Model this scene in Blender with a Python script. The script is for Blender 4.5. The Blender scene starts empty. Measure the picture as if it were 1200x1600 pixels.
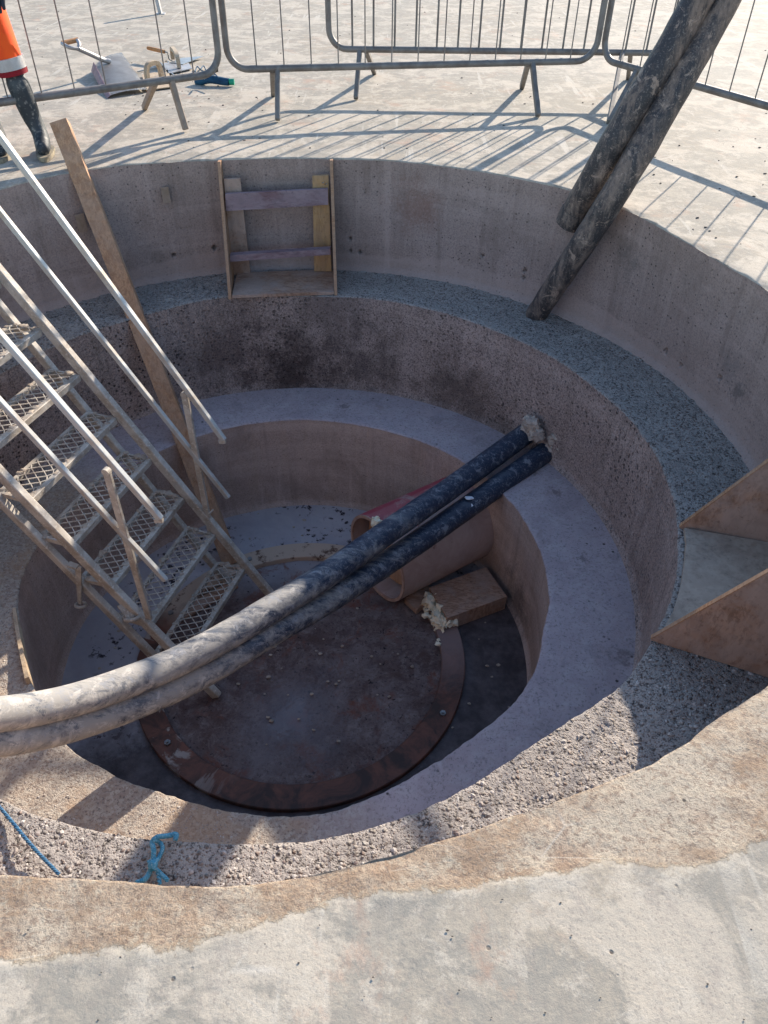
import bpy, bmesh, math, random
from mathutils import Vector, Matrix, noise
R = math.radians
scene = bpy.context.scene
col = scene.collection
random.seed(7)

# ------------------------------------------------------------------ camera
PITCH, ROLL, FOC = 0.7152, 0.0146, 1184.8
CAM = Vector((0.4663, -2.6679, 1.3590))
D1, D2, D3 = 0.687, 1.330, 2.006          # depths of upper ledge, lower ledge, pit floor
R1, R2, R3 = 2.10, 1.696, 1.283
cd = bpy.data.cameras.new('camera'); cam = bpy.data.objects.new('camera', cd); col.objects.link(cam)
cd.sensor_fit = 'VERTICAL'; cd.sensor_height = 24; cd.lens = FOC/1600*24
cd.clip_start = 0.05; cd.clip_end = 2000
FW = Vector((0, math.cos(PITCH), -math.sin(PITCH))); UP = Vector((0, math.sin(PITCH), math.cos(PITCH))); RT = Vector((1, 0, 0))
cr, sr = math.cos(ROLL), math.sin(ROLL)
cx_, cy_ = RT*cr + UP*sr, UP*cr - RT*sr
m = Matrix((( cx_.x, cy_.x, -FW.x, CAM.x), (cx_.y, cy_.y, -FW.y, CAM.y), (cx_.z, cy_.z, -FW.z, CAM.z), (0, 0, 0, 1)))
cam.matrix_world = m
scene.camera = cam

# ------------------------------------------------------------------ light
SUN_AZ, SUN_EL = 58.0, 23.2               # azimuth from +X, counter-clockwise
w = bpy.data.worlds.new('World'); scene.world = w; w.use_nodes = True
nt = w.node_tree; bg = nt.nodes['Background']
sky = nt.nodes.new('ShaderNodeTexSky'); sky.sky_type = 'NISHITA'; sky.sun_disc = False
sky.sun_elevation = R(SUN_EL); sky.sun_rotation = R(90-SUN_AZ); sky.air_density = 1.0; sky.dust_density = 0.4; sky.ozone_density = 2.0
nt.links.new(sky.outputs[0], bg.inputs[0]); bg.inputs[1].default_value = 0.15
ld = bpy.data.lights.new('sun', 'SUN'); ld.energy = 4.7; ld.angle = R(0.5); ld.color = (1.0, 0.885, 0.745)
sun = bpy.data.objects.new('sun', ld); col.objects.link(sun)
sd = Vector((math.cos(R(SUN_AZ))*math.cos(R(SUN_EL)), math.sin(R(SUN_AZ))*math.cos(R(SUN_EL)), math.sin(R(SUN_EL))))
sun.rotation_euler = (-sd).to_track_quat('-Z', 'Y').to_euler(); sun.location = sd*20
scene.view_settings.view_transform = 'Standard'; scene.view_settings.look = 'None'
scene.view_settings.gamma = 1; scene.view_settings.exposure = 1.10
scene.cycles.max_bounces = 6; scene.cycles.diffuse_bounces = 4

# ------------------------------------------------------------------ measuring helpers
def ray(u, v):
    x, y = (u-600)/FOC, -(v-800)/FOC
    return FW + RT*(cr*x - sr*y) + UP*(sr*x + cr*y)
def at(u, v, z=0.0):                       # photo pixel -> point on the level plane z
    d = ray(u, v); return CAM + d*((z-CAM.z)/d.z)
def atd(u, v, t):                          # photo pixel -> point at distance t along the view axis
    return CAM + ray(u, v)*t
def pl(u, v, P0, n):                       # photo pixel -> point on a plane
    d = ray(u, v); return CAM + d*((P0-CAM).dot(n)/d.dot(n))

# ------------------------------------------------------------------ materials
class N:
    def __init__(s, name):
        s.m = bpy.data.materials.new(name); s.m.use_nodes = True; s.t = s.m.node_tree
        s.b = s.t.nodes['Principled BSDF']; s.tc = s.t.nodes.new('ShaderNodeTexCoord')
        s.co = s.tc.outputs['Object']
    def node(s, typ, **kw):
        n = s.t.nodes.new(typ)
        for k, v in kw.items(): setattr(n, k, v)
        return n
    def link(s, a, b): s.t.links.new(a, b)
    def noise(s, scale, detail=4, rough=.55, dist=0, co=None, out=0):
        n = s.node('ShaderNodeTexNoise'); n.inputs['Scale'].default_value = scale; n.inputs['Detail'].default_value = detail
        n.inputs['Roughness'].default_value = rough; n.inputs['Distortion'].default_value = dist
        s.link(co or s.co, n.inputs['Vector']); return n.outputs[out]
    def voro(s, scale, feature='F1', out='Distance', co=None, rnd=1.0):
        n = s.node('ShaderNodeTexVoronoi', feature=feature); n.inputs['Scale'].default_value = scale
        n.inputs['Randomness'].default_value = rnd
        s.link(co or s.co, n.inputs['Vector']); return n.outputs[out]
    def ramp(s, f, stops, interp='LINEAR'):
        n = s.node('ShaderNodeValToRGB'); e = n.color_ramp.elements; n.color_ramp.interpolation = interp
        while len(e) < len(stops): e.new(.5)
        for i, (p, c) in enumerate(stops):
            e[i].position = p; e[i].color = (c, c, c, 1) if isinstance(c, (int, float)) else (*c, 1)
        s.link(f, n.inputs[0]); return n.outputs[0]
    def mix(s, f, a, b, mode='MIX'):
        n = s.node('ShaderNodeMix', data_type='RGBA', blend_type=mode)
        for sock, v in ((n.inputs[0], f), (n.inputs[6], a), (n.inputs[7], b)):
            if isinstance(v, (int, float)): sock.default_value = v
            elif isinstance(v, tuple): sock.default_value = (*v, 1)
            else: s.link(v, sock)
        return n.outputs[2]
    def math(s, op, a, b=0.0, c=None):
        n = s.node('ShaderNodeMath', operation=op)
        for i, v in enumerate((a, b) if c is None else (a, b, c)):
            if isinstance(v, (int, float)): n.inputs[i].default_value = v
            else: s.link(v, n.inputs[i])
        return n.outputs[0]
    def mapping(s, scale=(1, 1, 1), rot=(0, 0, 0)):
        n = s.node('ShaderNodeMapping'); n.inputs['Scale'].default_value = scale; n.inputs['Rotation'].default_value = rot
        s.link(s.co, n.inputs['Vector']); return n.outputs[0]
    def sep(s):
        n = s.node('ShaderNodeSeparateXYZ'); s.link(s.co, n.inputs[0]); return n.outputs
    def blob(s, p, r, warp=.1, wscale=8):   # 1 inside a ragged spot about p
        n = s.node('ShaderNodeVectorMath', operation='DISTANCE'); s.link(s.co, n.inputs[0]); n.inputs[1].default_value = p
        k = s.math('MULTIPLY', s.math('SUBTRACT', s.noise(wscale, 4, .6), .5), warp*2.2)
        k2 = s.math('MULTIPLY', s.math('SUBTRACT', s.noise(62, 5, .75), .5), min(.6, warp*2.2))
        d = s.math('ADD', s.math('ADD', n.outputs['Value'], k), k2)
        return s.ramp(d, [(max(0, r*.35), 1), (r*1.8, 0)])
    def bump(s, h, strength=.5, dist=.01, prev=None):
        n = s.node('ShaderNodeBump'); n.inputs['Strength'].default_value = strength; n.inputs['Distance'].default_value = dist
        s.link(h, n.inputs['Height'])
        if prev is not None: s.link(prev, n.inputs['Normal'])
        return n.outputs[0]
    def done(s, color=None, rough=.85, normal=None, metallic=0, spec=.3):
        if color is not None:
            if isinstance(color, tuple): s.b.inputs['Base Color'].default_value = (*color, 1)
            else: s.link(color, s.b.inputs['Base Color'])
        if isinstance(rough, (int, float)): s.b.inputs['Roughness'].default_value = rough
        else: s.link(rough, s.b.inputs['Roughness'])
        s.b.inputs['Metallic'].default_value = metallic if isinstance(metallic, (int, float)) else 0
        s.b.inputs['Specular IOR Level'].default_value = spec
        if normal is not None: s.link(normal, s.b.inputs['Normal'])
        return s.m

def radius(n):
    x = n.sep(); c = n.node('ShaderNodeCombineXYZ'); n.link(x[0], c.inputs[0]); n.link(x[1], c.inputs[1])
    v = n.node('ShaderNodeVectorMath', operation='LENGTH'); n.link(c.outputs[0], v.inputs[0]); return v.outputs['Value']

def mat_ground():
    n = N('trowelled_concrete')
    big = n.noise(1.0, 7, .62, .4); med = n.noise(3.6, 10, .72, .35); fine = n.noise(36, 8, .75)
    c = n.mix(n.ramp(big, [(.38, 0), (.62, 1)]), (.34, .285, .215), (.36, .325, .265))
    c = n.mix(n.ramp(med, [(.43, 0), (.49, .95), (.55, .1), (.60, .85), (.70, 0)]), c, (.255, .237, .20))
    c = n.mix(n.ramp(n.noise(24, 9, .8, .3), [(.44, .65), (.50, 0), (.54, 0), (.62, .6)]), c, (.28, .25, .205))
    tr1 = n.noise(16, 5, .6, .2, co=n.mapping((1, .07, 1), (0, 0, .5))); tr2 = n.noise(15, 5, .6, .2, co=n.mapping((1, .07, 1), (0, 0, -.95)))
    msk = n.ramp(n.noise(1.9, 4), [(.46, 0), (.56, 1)])
    c = n.mix(n.math('MULTIPLY', n.ramp(tr1, [(.58, 0), (.64, .6)]), msk), c, (.55, .505, .43))
    c = n.mix(n.math('MULTIPLY', n.ramp(tr2, [(.60, 0), (.65, .5)]), n.math('SUBTRACT', 1.0, msk)), c, (.25, .23, .20))
    c = n.mix(n.ramp(n.noise(2.7, 11, .74, .6), [(.50, 0), (.555, .8)]), c, (.46, .40, .32))
    c = n.mix(n.ramp(n.noise(9, 10, .78, .3), [(.52, 0), (.59, .7)]), c, (.48, .425, .345))
    c = n.mix(n.ramp(n.noise(13, 9, .8, .2, co=n.mapping((1, .6, 1), (0, 0, .9))), [(.54, 0), (.64, .45)]), c, (.28, .24, .205))
    rust = n.ramp(n.noise(3.4, 8, .75, .4, co=n.mapping((1, 1, 1), (.4, .3, 1))), [(.57, 0), (.68, .5)])
    c = n.mix(rust, c, (.40, .235, .16))
    at_ = n.node('ShaderNodeAttribute', attribute_name='band'); bsoft = at_.outputs['Fac']
    e = n.math('ADD', bsoft, n.math('MULTIPLY', n.math('SUBTRACT', n.noise(13, 9, .78), .5), 1.7))
    band = n.ramp(e, [(.42, 0), (.58, 1)])
    bandc = n.mix(n.ramp(n.noise(15, 9, .78, .3), [(.42, 0), (.58, 1)]), (.34, .235, .155), (.46, .35, .25))
    bandc = n.mix(n.ramp(n.noise(3.3, 8, .68, .5), [(.50, 0), (.60, .85)]), bandc, (.52, .44, .34))
    bandc = n.mix(n.ramp(n.noise(26, 8, .8, .2), [(.53, 0), (.60, .7)]), bandc, (.53, .45, .34))
    bandc = n.mix(n.ramp(n.noise(5.2, 7, .7, .3), [(.57, 0), (.68, .6)]), bandc, (.36, .235, .16))
    bandc = n.mix(n.ramp(n.noise(90, 5, .8), [(.40, .7), (.48, 0)]), bandc, (.22, .15, .11))
    c = n.mix(band, c, bandc)
    rd = n.node('ShaderNodeAttribute', attribute_name='ridge')
    c = n.mix(n.math('MULTIPLY', n.math('MULTIPLY', rd.outputs['Fac'], n.ramp(n.noise(6, 7, .7), [(.42, 0), (.6, 1)])), .4), c, (.53, .46, .35))
    sc = n.voro(2.1, 'DISTANCE_TO_EDGE', co=n.mapping((1, 3.2, 1), (0, 0, .7)))
    c = n.mix(n.math('MULTIPLY', n.ramp(sc, [(.0, 1), (.010, 0)]), n.ramp(n.noise(2.6, 3), [(.58, 0), (.63, .5)])), c, (.60, .55, .47))
    sc2 = n.voro(3.4, 'DISTANCE_TO_EDGE', co=n.mapping((1.2, 4.5, 1), (0, 0, -.5)))
    c = n.mix(n.math('MULTIPLY', n.ramp(sc2, [(.0, 1), (.008, 0)]), n.ramp(n.noise(3.1, 3, co=n.mapping((1, 1, 1), (1, 2, 0))), [(.60, 0), (.64, .5)])), c, (.22, .19, .165))
    pit = n.voro(21); big_p = n.ramp(n.noise(6, 4), [(.47, 0), (.58, 1)])
    pm = n.math('MULTIPLY', n.ramp(pit, [(.06, 1), (.10, 0)]), big_p)
    c = n.mix(pm, c, (.09, .075, .065))
    c = n.mix(n.ramp(n.noise(150, 5, .8), [(.38, .55), (.47, 0), (.56, 0), (.66, .35)]), c, (.22, .195, .17))
    h1 = n.math('ADD', n.math('MULTIPLY', n.noise(7, 8, .7), .5), n.math('MULTIPLY', fine, .22))
    h1 = n.math('SUBTRACT', h1, n.math('MULTIPLY', pm, .3))
    nb = n.bump(h1, .4, .02)
    rough = n.math('MULTIPLY', n.noise(75, 7, .78, .15), n.math('ADD', band, .10))
    nb = n.bump(rough, .8, .011, nb)
    return n.done(c, .85, nb, spec=.2)

def mat_wall(name, ca, cb, pit_scale, pit_amt, spots=(), tint=(.2, .15, .12), streak=.35, pitdark=(.05, .04, .04), zf=None, bump=.5):
    n = N(name)
    big = n.noise(1.6, 6, .6, .4); st = n.noise(3.0, 5, .6, .3, co=n.mapping((3.2, 3.2, .45)))
    c = n.mix(n.ramp(big, [(.35, 0), (.65, 1)]), ca, cb)
    c = n.mix(n.ramp(st, [(.48, 0), (.68, streak)]), c, tint)
    c = n.mix(n.ramp(n.noise(9, 9, .75), [(.45, 0), (.75, .4)]), c, tuple(x*1.35 for x in cb))
    c = n.mix(n.ramp(n.noise(120, 3, .6), [(.36, .45), (.5, 0)]), c, tuple(x*.5 for x in ca))
    pv = n.math('ADD', n.voro(pit_scale), n.math('MULTIPLY', n.noise(70, 2), .12))
    dens = n.ramp(n.noise(1.3, 5, .6), [(.38, .15), (.62, 1)])
    pm = n.math('MULTIPLY', n.ramp(pv, [(.16+pit_amt*.5, 1), (.24+pit_amt*.6, 0)]), dens)
    pm2 = n.ramp(n.voro(pit_scale*2.3), [(.10+pit_amt*.3, .8), (.2+pit_amt*.5, 0)])
    c = n.mix(pm, c, pitdark); c = n.mix(n.math('MULTIPLY', pm2, min(1, .35+pit_amt)), c, pitdark)
    vs_ = n.noise(13, 5, .6, .2, co=n.mapping((1, 1, .06)))
    c = n.mix(n.ramp(vs_, [(.56, 0), (.68, .5)]), c, tuple(x*.62 for x in ca))
    c = n.mix(n.ramp(vs_, [(.30, .5), (.42, 0)]), c, tuple(min(1, x*1.3) for x in cb))
    pl_ = n.noise(1.0, 5, .6, .2, co=n.mapping((.5, .5, 9)))
    c = n.mix(n.ramp(pl_, [(.5, 0), (.62, .35)]), c, tuple(min(1, x*1.25) for x in cb))
    c = n.mix(n.ramp(n.noise(2.2, 8, .7, .4), [(.52, 0), (.66, .5)]), c, tuple(x*.62 for x in ca))
    gm = n.noise(95, 6, .8, .2)
    c = n.mix(n.ramp(gm, [(.40, min(.8, .25+max(pit_amt, 0)*3.2)), (.50, 0)]), c, tuple(x*.32 for x in ca))
    c = n.mix(n.ramp(gm, [(.55, 0), (.66, min(.6, .15+max(pit_amt, 0)*2))]), c, tuple(min(1, x*1.5) for x in cb))
    for (p, r_, warp, colr, k) in spots:
        c = n.mix(n.math('MULTIPLY', n.blob(p, r_, warp), k), c, colr)
    if zf is not None:                       # pale splash band along the foot of the wall
        zz = n.math('ADD', n.math('MULTIPLY', n.math('SUBTRACT', n.sep()[2], zf), 1.0), n.math('MULTIPLY', n.math('SUBTRACT', n.noise(2.1, 6, .65), .5), .22))
        c = n.mix(n.math('MULTIPLY', n.ramp(zz, [(.0, 1), (.11, .7), (.125, 0)]), .45), c, tuple(min(1, x*1.28) for x in cb))
    hh = n.math('SUBTRACT', n.math('MULTIPLY', n.noise(24, 7, .7), .5), n.math('MULTIPLY', n.math('ADD', pm, n.math('MULTIPLY', pm2, .5)), .8))
    nb = n.bump(hh, bump, .015)
    return n.done(c, .9, nb, spec=.2)

def mat_aggregate(name, base, dark, stones, scale=42, darkening=0):
    """washed concrete with the gravel standing out of it"""
    n = N(name)
    co = n.node('ShaderNodeVectorMath', operation='ADD')
    wn = n.node('ShaderNodeTexNoise'); wn.inputs['Scale'].default_value = 30; n.link(n.co, wn.inputs['Vector'])
    sc = n.node('ShaderNodeVectorMath', operation='SCALE'); n.link(wn.outputs['Color'], sc.inputs[0]); sc.inputs['Scale'].default_value = .012
    n.link(n.co, co.inputs[0]); n.link(sc.outputs[0], co.inputs[1]); cw = co.outputs[0]
    d = n.voro(scale, co=cw); cc = n.voro(scale, out='Color', co=cw)
    d2 = n.voro(scale*2.1, co=cw); c2 = n.voro(scale*2.1, out='Color', co=cw)
    sepc = n.node('ShaderNodeSeparateColor'); n.link(cc, sepc.inputs[0])
    sepd = n.node('ShaderNodeSeparateColor'); n.link(c2, sepd.inputs[0])
    stone = n.ramp(sepc.outputs[0], [(0, stones[0]), (.35, stones[1]), (.65, stones[2]), (1, stones[3])])
    stone2 = n.ramp(sepd.outputs[1], [(0, stones[1]), (.5, stones[2]), (1, stones[0])])
    c = n.mix(n.ramp(n.noise(2.2, 6, .6), [(.35, 0), (.65, 1)]), base, tuple(x*.78 for x in base))
    m2 = n.math('MULTIPLY', n.ramp(d2, [(.30, 1), (.42, 0)]), n.ramp(sepd.outputs[0], [(.35, 0), (.45, .8)]))
    c = n.mix(m2, c, stone2)
    m1 = n.math('MULTIPLY', n.ramp(d, [(.30, 1), (.38, 0)]), n.ramp(sepc.outputs[1], [(.45, 0), (.52, 1)]))
    c = n.mix(n.math('MULTIPLY', m1, .85), c, stone)
    gap = n.math('MULTIPLY', n.ramp(n.noise(75, 5, .7), [(.38, 1), (.46, 0)]), .9)
    c = n.mix(gap, c, dark)
    c = n.mix(n.ramp(n.noise(5.5, 7, .7, .5), [(.52, 0), (.7, .5)]), c, tuple(min(1, x*1.18) for x in base))
    h = n.math('ADD', n.math('MULTIPLY', n.ramp(d, [(0, 1), (.45, 0)]), n.ramp(sepc.outputs[1], [(.4, 0), (.5, 1)])), n.math('MULTIPLY', n.ramp(d2, [(0, .5), (.4, 0)]), .8))
    h = n.math('ADD', h, n.math('MULTIPLY', n.noise(75, 5, .7), .9))
    return n.done(c, .85, n.bump(h, 1.0, .018), spec=.25)

def mat_simple(name, c1, c2, scale=8, rough=.7, metallic=0, bump=.15, spec=.3, stretch=None, lo=.4, hi=.6, speck=None):
    n = N(name); co = n.mapping(stretch) if stretch else None
    f = n.noise(scale, 7, .65, .4, co=co)
    c = n.mix(n.ramp(f, [(lo, 0), (hi, 1)]), c1, c2)
    if speck: c = n.mix(n.ramp(n.noise(scale*6, 4, .6), [(.55, 0), (.68, .9)]), c, speck)
    return n.done(c, rough, n.bump(f, bump, .01), metallic, spec)

def mat_wood(name, c1, c2, dirt, stretch=(2, 2, 20), k=.5, rough=.75, grain=6):
    n = N(name); co = n.mapping(stretch)
    f = n.noise(grain, 6, .6, .8, co=co); g = n.noise(3.5, 7, .7, .4)
    c = n.mix(n.ramp(f, [(.42, 0), (.58, 1)]), c1, c2)
    c = n.mix(n.ramp(n.noise(grain*3.5, 5, .7, .3, co=co), [(.42, .55), (.5, 0)]), c, tuple(x*.55 for x in c1))
    c = n.mix(n.ramp(g, [(.44, 0), (.56, k)]), c, dirt)
    c = n.mix(n.ramp(n.noise(40, 5, .7), [(.58, 0), (.7, .5)]), c, tuple(x*.35 for x in c1))
    return n.done(c, rough, n.bump(f, .25, .006), spec=.25)

PURP = (.245, .215, .205)
M = {}
M['ground'] = mat_ground()
M['wall1'] = mat_wall('cast_concrete_wall', (.29, .212, .178), (.345, .26, .225), 34, -.01, streak=.3, zf=-D1, spots=[
    ((.62, 1.99, -.26), .10, .16, (.20, .10, .07), .55), ((1.72, 1.2, -.28), .05, .18, (.12, .10, .09), .5), ((2.05, .42, -.42), .06, .12, (.15, .13, .12), .5),
    ((2.06, .34, -.50), .03, .12, (.10, .085, .08), .6)])
M['wall2'] = mat_wall('honeycombed_concrete_wall', (.32, .238, .205), (.42, .325, .28), 34, .15, streak=.55, bump=1.0, spots=[
    ((-.15, 1.69, -1.25), .24, .34, (.045, .03, .028), .85), ((-.55, 1.60, -1.05), .20, .32, (.08, .055, .05), .6),
    ((.95, 1.40, -1.22), .22, .34, (.08, .055, .045), .65), ((.35, 1.66, -1.18), .18, .34, (.07, .05, .045), .6), ((.1, 1.68, -.82), .22, .34, (.12, .09, .08), .5)])
M['wall3'] = mat_wall('smooth_stained_concrete_wall', (.42, .30, .245), (.49, .365, .305), 30, -.06, streak=.5, tint=(.42, .30, .22), bump=.35, spots=[
    ((1.15, -.35, -1.9), .12, .06, (.05, .04, .04), .5), ((1.2, .3, -1.9), .14, .2, (.04, .035, .035), .6)])
ST = [(.16, .14, .13), (.33, .29, .25), (.24, .16, .13), (.45, .42, .38)]
M['ledge1'] = mat_aggregate('washed_aggregate_concrete', (.46, .41, .365), (.07, .06, .055), ST, 60)
M['pebble'] = None
M['plug'] = mat_simple('dull_wood_plug', (.24, .17, .12), (.30, .22, .17), 20, .9)
n = N('embedded_pebbles'); g = n.node('ShaderNodeNewGeometry')
c = n.ramp(g.outputs['Random Per Island'], [(0, (.14, .13, .13)), (.3, (.30, .26, .225)), (.5, (.22, .16, .135)), (.7, (.38, .345, .30)), (1, (.50, .46, .41))], 'LINEAR')
c = n.mix(n.ramp(n.noise(30, 5, .7), [(.42, 0), (.60, .9)]), c, (.48, .43, .385))
M['pebble'] = n.done(c, .75, n.bump(n.noise(120, 4), .3, .004))
n = N('smooth_ledge_concrete')
f = n.noise(2.0, 8, .65, .6); f2 = n.noise(11, 8, .75, .8)
c = n.mix(n.ramp(f, [(.35, 0), (.65, 1)]), (.36, .29, .295), (.45, .37, .37))
c = n.mix(n.ramp(f2, [(.48, 0), (.68, .5)]), c, (.52, .46, .44))
c = n.mix(n.ramp(n.noise(7, 9, .78, .3), [(.54, 0), (.64, .6)]), c, (.26, .215, .21))
c = n.mix(n.ramp(n.noise(80, 6, .8), [(.38, .8), (.47, 0)]), c, (.17, .15, .15))
c = n.mix(n.math('MULTIPLY', n.ramp(n.voro(14), [(.07, 1), (.12, 0)]), n.ramp(n.noise(3, 3), [(.5, 0), (.56, 1)])), c, (.06, .05, .05))
c = n.mix(n.ramp(n.noise(3.3, 6, .7, 1.0), [(.6, 0), (.72, .6)]), c, (.20, .145, .12))
for p, r_ in (((1.44, .62, -D2), .034), ((1.32, .80, -D2), .04), ((1.55, -.52, -D2), .05), ((1.48, .08, -D2), .035), ((.2, 1.45, -D2), .03)):
    c = n.mix(n.math('MULTIPLY', n.blob(p, r_*.6, .09, 16), .6), c, (.13, .10, .095))
# the near-left stretch of this ledge was washed too: pale and gritty
xyz = n.sep()
gr = n.math('ADD', n.math('MULTIPLY', xyz[0], -.9), n.math('MULTIPLY', xyz[1], -.7)); gr = n.math('ADD', gr, n.math('MULTIPLY', n.noise(3, 4), .35))
grit = n.ramp(gr, [(.62, 0), (.98, 1)])
st = n.voro(70, out='Color'); sp = n.node('ShaderNodeSeparateColor'); n.link(st, sp.inputs[0])
gc = n.mix(n.ramp(sp.outputs[0], [(.0, 0), (1, 1)]), (.50, .45, .38), (.36, .29, .235))
gc = n.mix(n.ramp(n.noise(85, 5, .7), [(.36, .85), (.48, 0)]), gc, (.14, .11, .10))
gc = n.mix(n.ramp(n.noise(4, 5, .6), [(.5, 0), (.62, .45)]), gc, (.44, .28, .16))
c = n.mix(grit, c, gc)
hh = n.math('ADD', n.math('MULTIPLY', f2, .5), n.math('MULTIPLY', n.math('MULTIPLY', n.noise(85, 5, .7), grit), 1.6))
M['ledge2'] = n.done(c, .85, n.bump(hh, .7, .012), spec=.3)
n = N('pit_floor_slab')
xyz = n.sep(); f = n.noise(2.3, 8, .7, .6)
c = n.mix(n.ramp(f, [(.35, 0), (.65, 1)]), (.33, .30, .31), (.44, .40, .40))
c = n.mix(n.ramp(n.noise(12, 8, .75), [(.5, 0), (.7, .5)]), c, (.36, .33, .33))
bl = n.math('MULTIPLY', n.ramp(n.noise(18, 6, .7), [(.56, 0), (.60, 1)]), n.ramp(n.noise(3.1, 3), [(.44, 0), (.52, 1)]))
c = n.mix(bl, c, (.035, .025, .03))
darkening = n.ramp(n.math('ADD', n.math('MULTIPLY', xyz[1], -.5), n.math('ADD', n.math('MULTIPLY', xyz[0], .28), n.math('MULTIPLY', n.noise(4, 7, .7), .5))), [(.17, 0), (.36, 1)])  # floor colour gets darker and surface smoother towards the near right
c = n.mix(darkening, c, n.mix(n.ramp(n.noise(9, 8, .7), [(.4, 0), (.65, 1)]), (.05, .037, .037), (.12, .097, .095)))
M['floor'] = n.done(c, n.ramp(darkening, [(0, .85), (1, .55)]), n.bump(n.noise(30, 7, .7), .4, .01), spec=.35)
n = N('muddy_ring_inside')
f = n.noise(2.4, 9, .72, .8); f2 = n.noise(14, 8, .75, .5); xyz = n.sep()
c = n.mix(n.ramp(f, [(.38, 0), (.62, 1)]), (.10, .058, .048), (.20, .155, .145))
c = n.mix(n.ramp(f2, [(.5, 0), (.66, .7)]), c, (.29, .235, .215))
c = n.mix(n.ramp(n.noise(60, 5, .8), [(.38, .6), (.46, 0)]), c, (.03, .018, .016))
c = n.mix(n.ramp(n.noise(5.5, 9, .75, .5), [(.50, 0), (.60, .7)]), c, (.075, .042, .036))
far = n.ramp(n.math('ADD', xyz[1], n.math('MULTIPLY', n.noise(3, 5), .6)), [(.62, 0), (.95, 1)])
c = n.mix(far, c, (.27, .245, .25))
c = n.mix(n.ramp(n.noise(5, 6, .7, .3, co=n.mapping((1, 1, 1), (1, 0, 2))), [(.54, 0), (.64, .85)]), c, (.17, .06, .035))
c = n.mix(n.ramp(n.noise(33, 5, .7), [(.62, 0), (.66, 1)]), c, (.02, .012, .012))
pud = n.blob((.0, -.42, -D3), .22, .22, 4)
c = n.mix(n.math('MULTIPLY', pud, .6), c, (.17, .16, .175))
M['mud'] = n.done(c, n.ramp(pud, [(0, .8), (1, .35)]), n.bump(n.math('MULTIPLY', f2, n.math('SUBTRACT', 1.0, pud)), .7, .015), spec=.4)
n = N('rusty_steel_ring')
f = n.noise(5, 8, .7, 1.0); xyz = n.sep()
c = n.mix(n.ramp(f, [(.4, 0), (.6, 1)]), (.05, .027, .02), (.17, .066, .04))
pale = n.ramp(n.noise(4.5, 5, .6, 1.4, co=n.mapping((1, 1, 1), (.2, .9, .4))), [(.55, 0), (.60, 1)])
side = n.ramp(n.math('ADD', n.math('MULTIPLY', xyz[0], -1.0), n.math('MULTIPLY', xyz[1], .25)), [(.0, .0), (.35, .9)])
c = n.mix(n.math('MULTIPLY', pale, side), c, (.38, .32, .27))
dust = n.ramp(n.math('ADD', xyz[1], n.math('MULTIPLY', n.noise(7, 5), .4)), [(.32, 0), (.55, 1)])
c = n.mix(dust, c, n.mix(n.ramp(n.noise(11, 6, .7), [(.56, 0), (.62, 1)]), (.46, .34, .25), (.12, .065, .04)))
rp = n.blob((.86, .12, -D3), .22, .08, 9)
c = n.mix(n.math('MULTIPLY', rp, .8), c, (.27, .185, .165))
M['ring'] = n.done(c, .6, n.bump(f, .3, .008), spec=.4)

M['galv'] = mat_simple('dusty_galvanised_steel', (.42, .405, .38), (.27, .235, .20), 14, .5, .35, .1, .4, lo=.42, hi=.62)
M['stair'] = mat_simple('cement_splashed_aluminium', (.50, .455, .39), (.35, .295, .235), 11, .6, .15, .25, .4, lo=.40, hi=.60, speck=(.62, .57, .48))
M['rail'] = mat_simple('weathered_aluminium_handrail', (.46, .46, .43), (.36, .30, .235), 8, .5, .35, .1, .5, lo=.45, hi=.66)
M['cake'] = mat_simple('caked_cement', (.46, .39, .31), (.33, .265, .21), 30, .95, 0, .8, .1)
M['mortar'] = mat_simple('pale_broken_mortar', (.52, .44, .36), (.36, .29, .24), 25, .9, 0, .8, .1)
M['wire'] = mat_simple('expanded_steel_mesh', (.58, .53, .45), (.42, .35, .28), 25, .6, .1, .2, .3)
M['barrier'] = mat_simple('grey_dusty_barrier_tube', (.20, .185, .17), (.135, .118, .105), 10, .55, .25, .12, .4)
M['barrier_tan'] = mat_simple('mud_dusted_barrier_leg', (.30, .235, .18), (.22, .17, .135), 12, .7, .1, .15, .3)
M['timber'] = mat_wood('sawn_timber', (.48, .265, .145), (.34, .18, .10), (.44, .31, .22), (7, 7, .55), .4)
M['ply'] = mat_wood('old_plywood', (.32, .185, .12), (.44, .275, .19), (.40, .31, .26), (2, 6, 1.2), .6)
M['ply_orange'] = mat_wood('fresh_orange_plywood', (.46, .27, .12), (.36, .20, .09), (.34, .24, .16), (3, 3, .6), .4)
M['ply_purple'] = mat_wood('stained_purplish_board', (.20, .12, .125), (.27, .185, .19), (.31, .24, .25), (.8, 3, 3), .5)
M['ply_grey'] = mat_wood('greyish_form_board', (.38, .305, .235), (.29, .225, .175), (.46, .38, .30), (2, 2, 2), .5)
M['edge'] = mat_wood('plywood_edge', (.46, .25, .13), (.30, .15, .08), (.38, .25, .17), (2, 2, 30), .5)
M['foam'] = mat_simple('cream_foam', (.85, .78, .60), (.78, .68, .50), 12, .8, 0, .6, .2)
n = N('muddy_hose')      # black hose, caked white mud thicker towards the near left
xyz = n.sep()
along_ = n.mapping((.22, 1, 1), (0, 0, R(-38)))
a = n.noise(9, 7, .68, .5, co=along_); b = n.noise(42, 7, .72, .4, co=along_)
x = n.math('ADD', n.math('MULTIPLY', a, .62), n.math('MULTIPLY', b, .38))
x = n.math('ADD', x, n.math('MULTIPLY', n.math('SUBTRACT', .08, xyz[0]), .15))
c = n.mix(n.ramp(x, [(.44, 0), (.58, 1)]), (.020, .031, .056), (.30, .285, .26))
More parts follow.
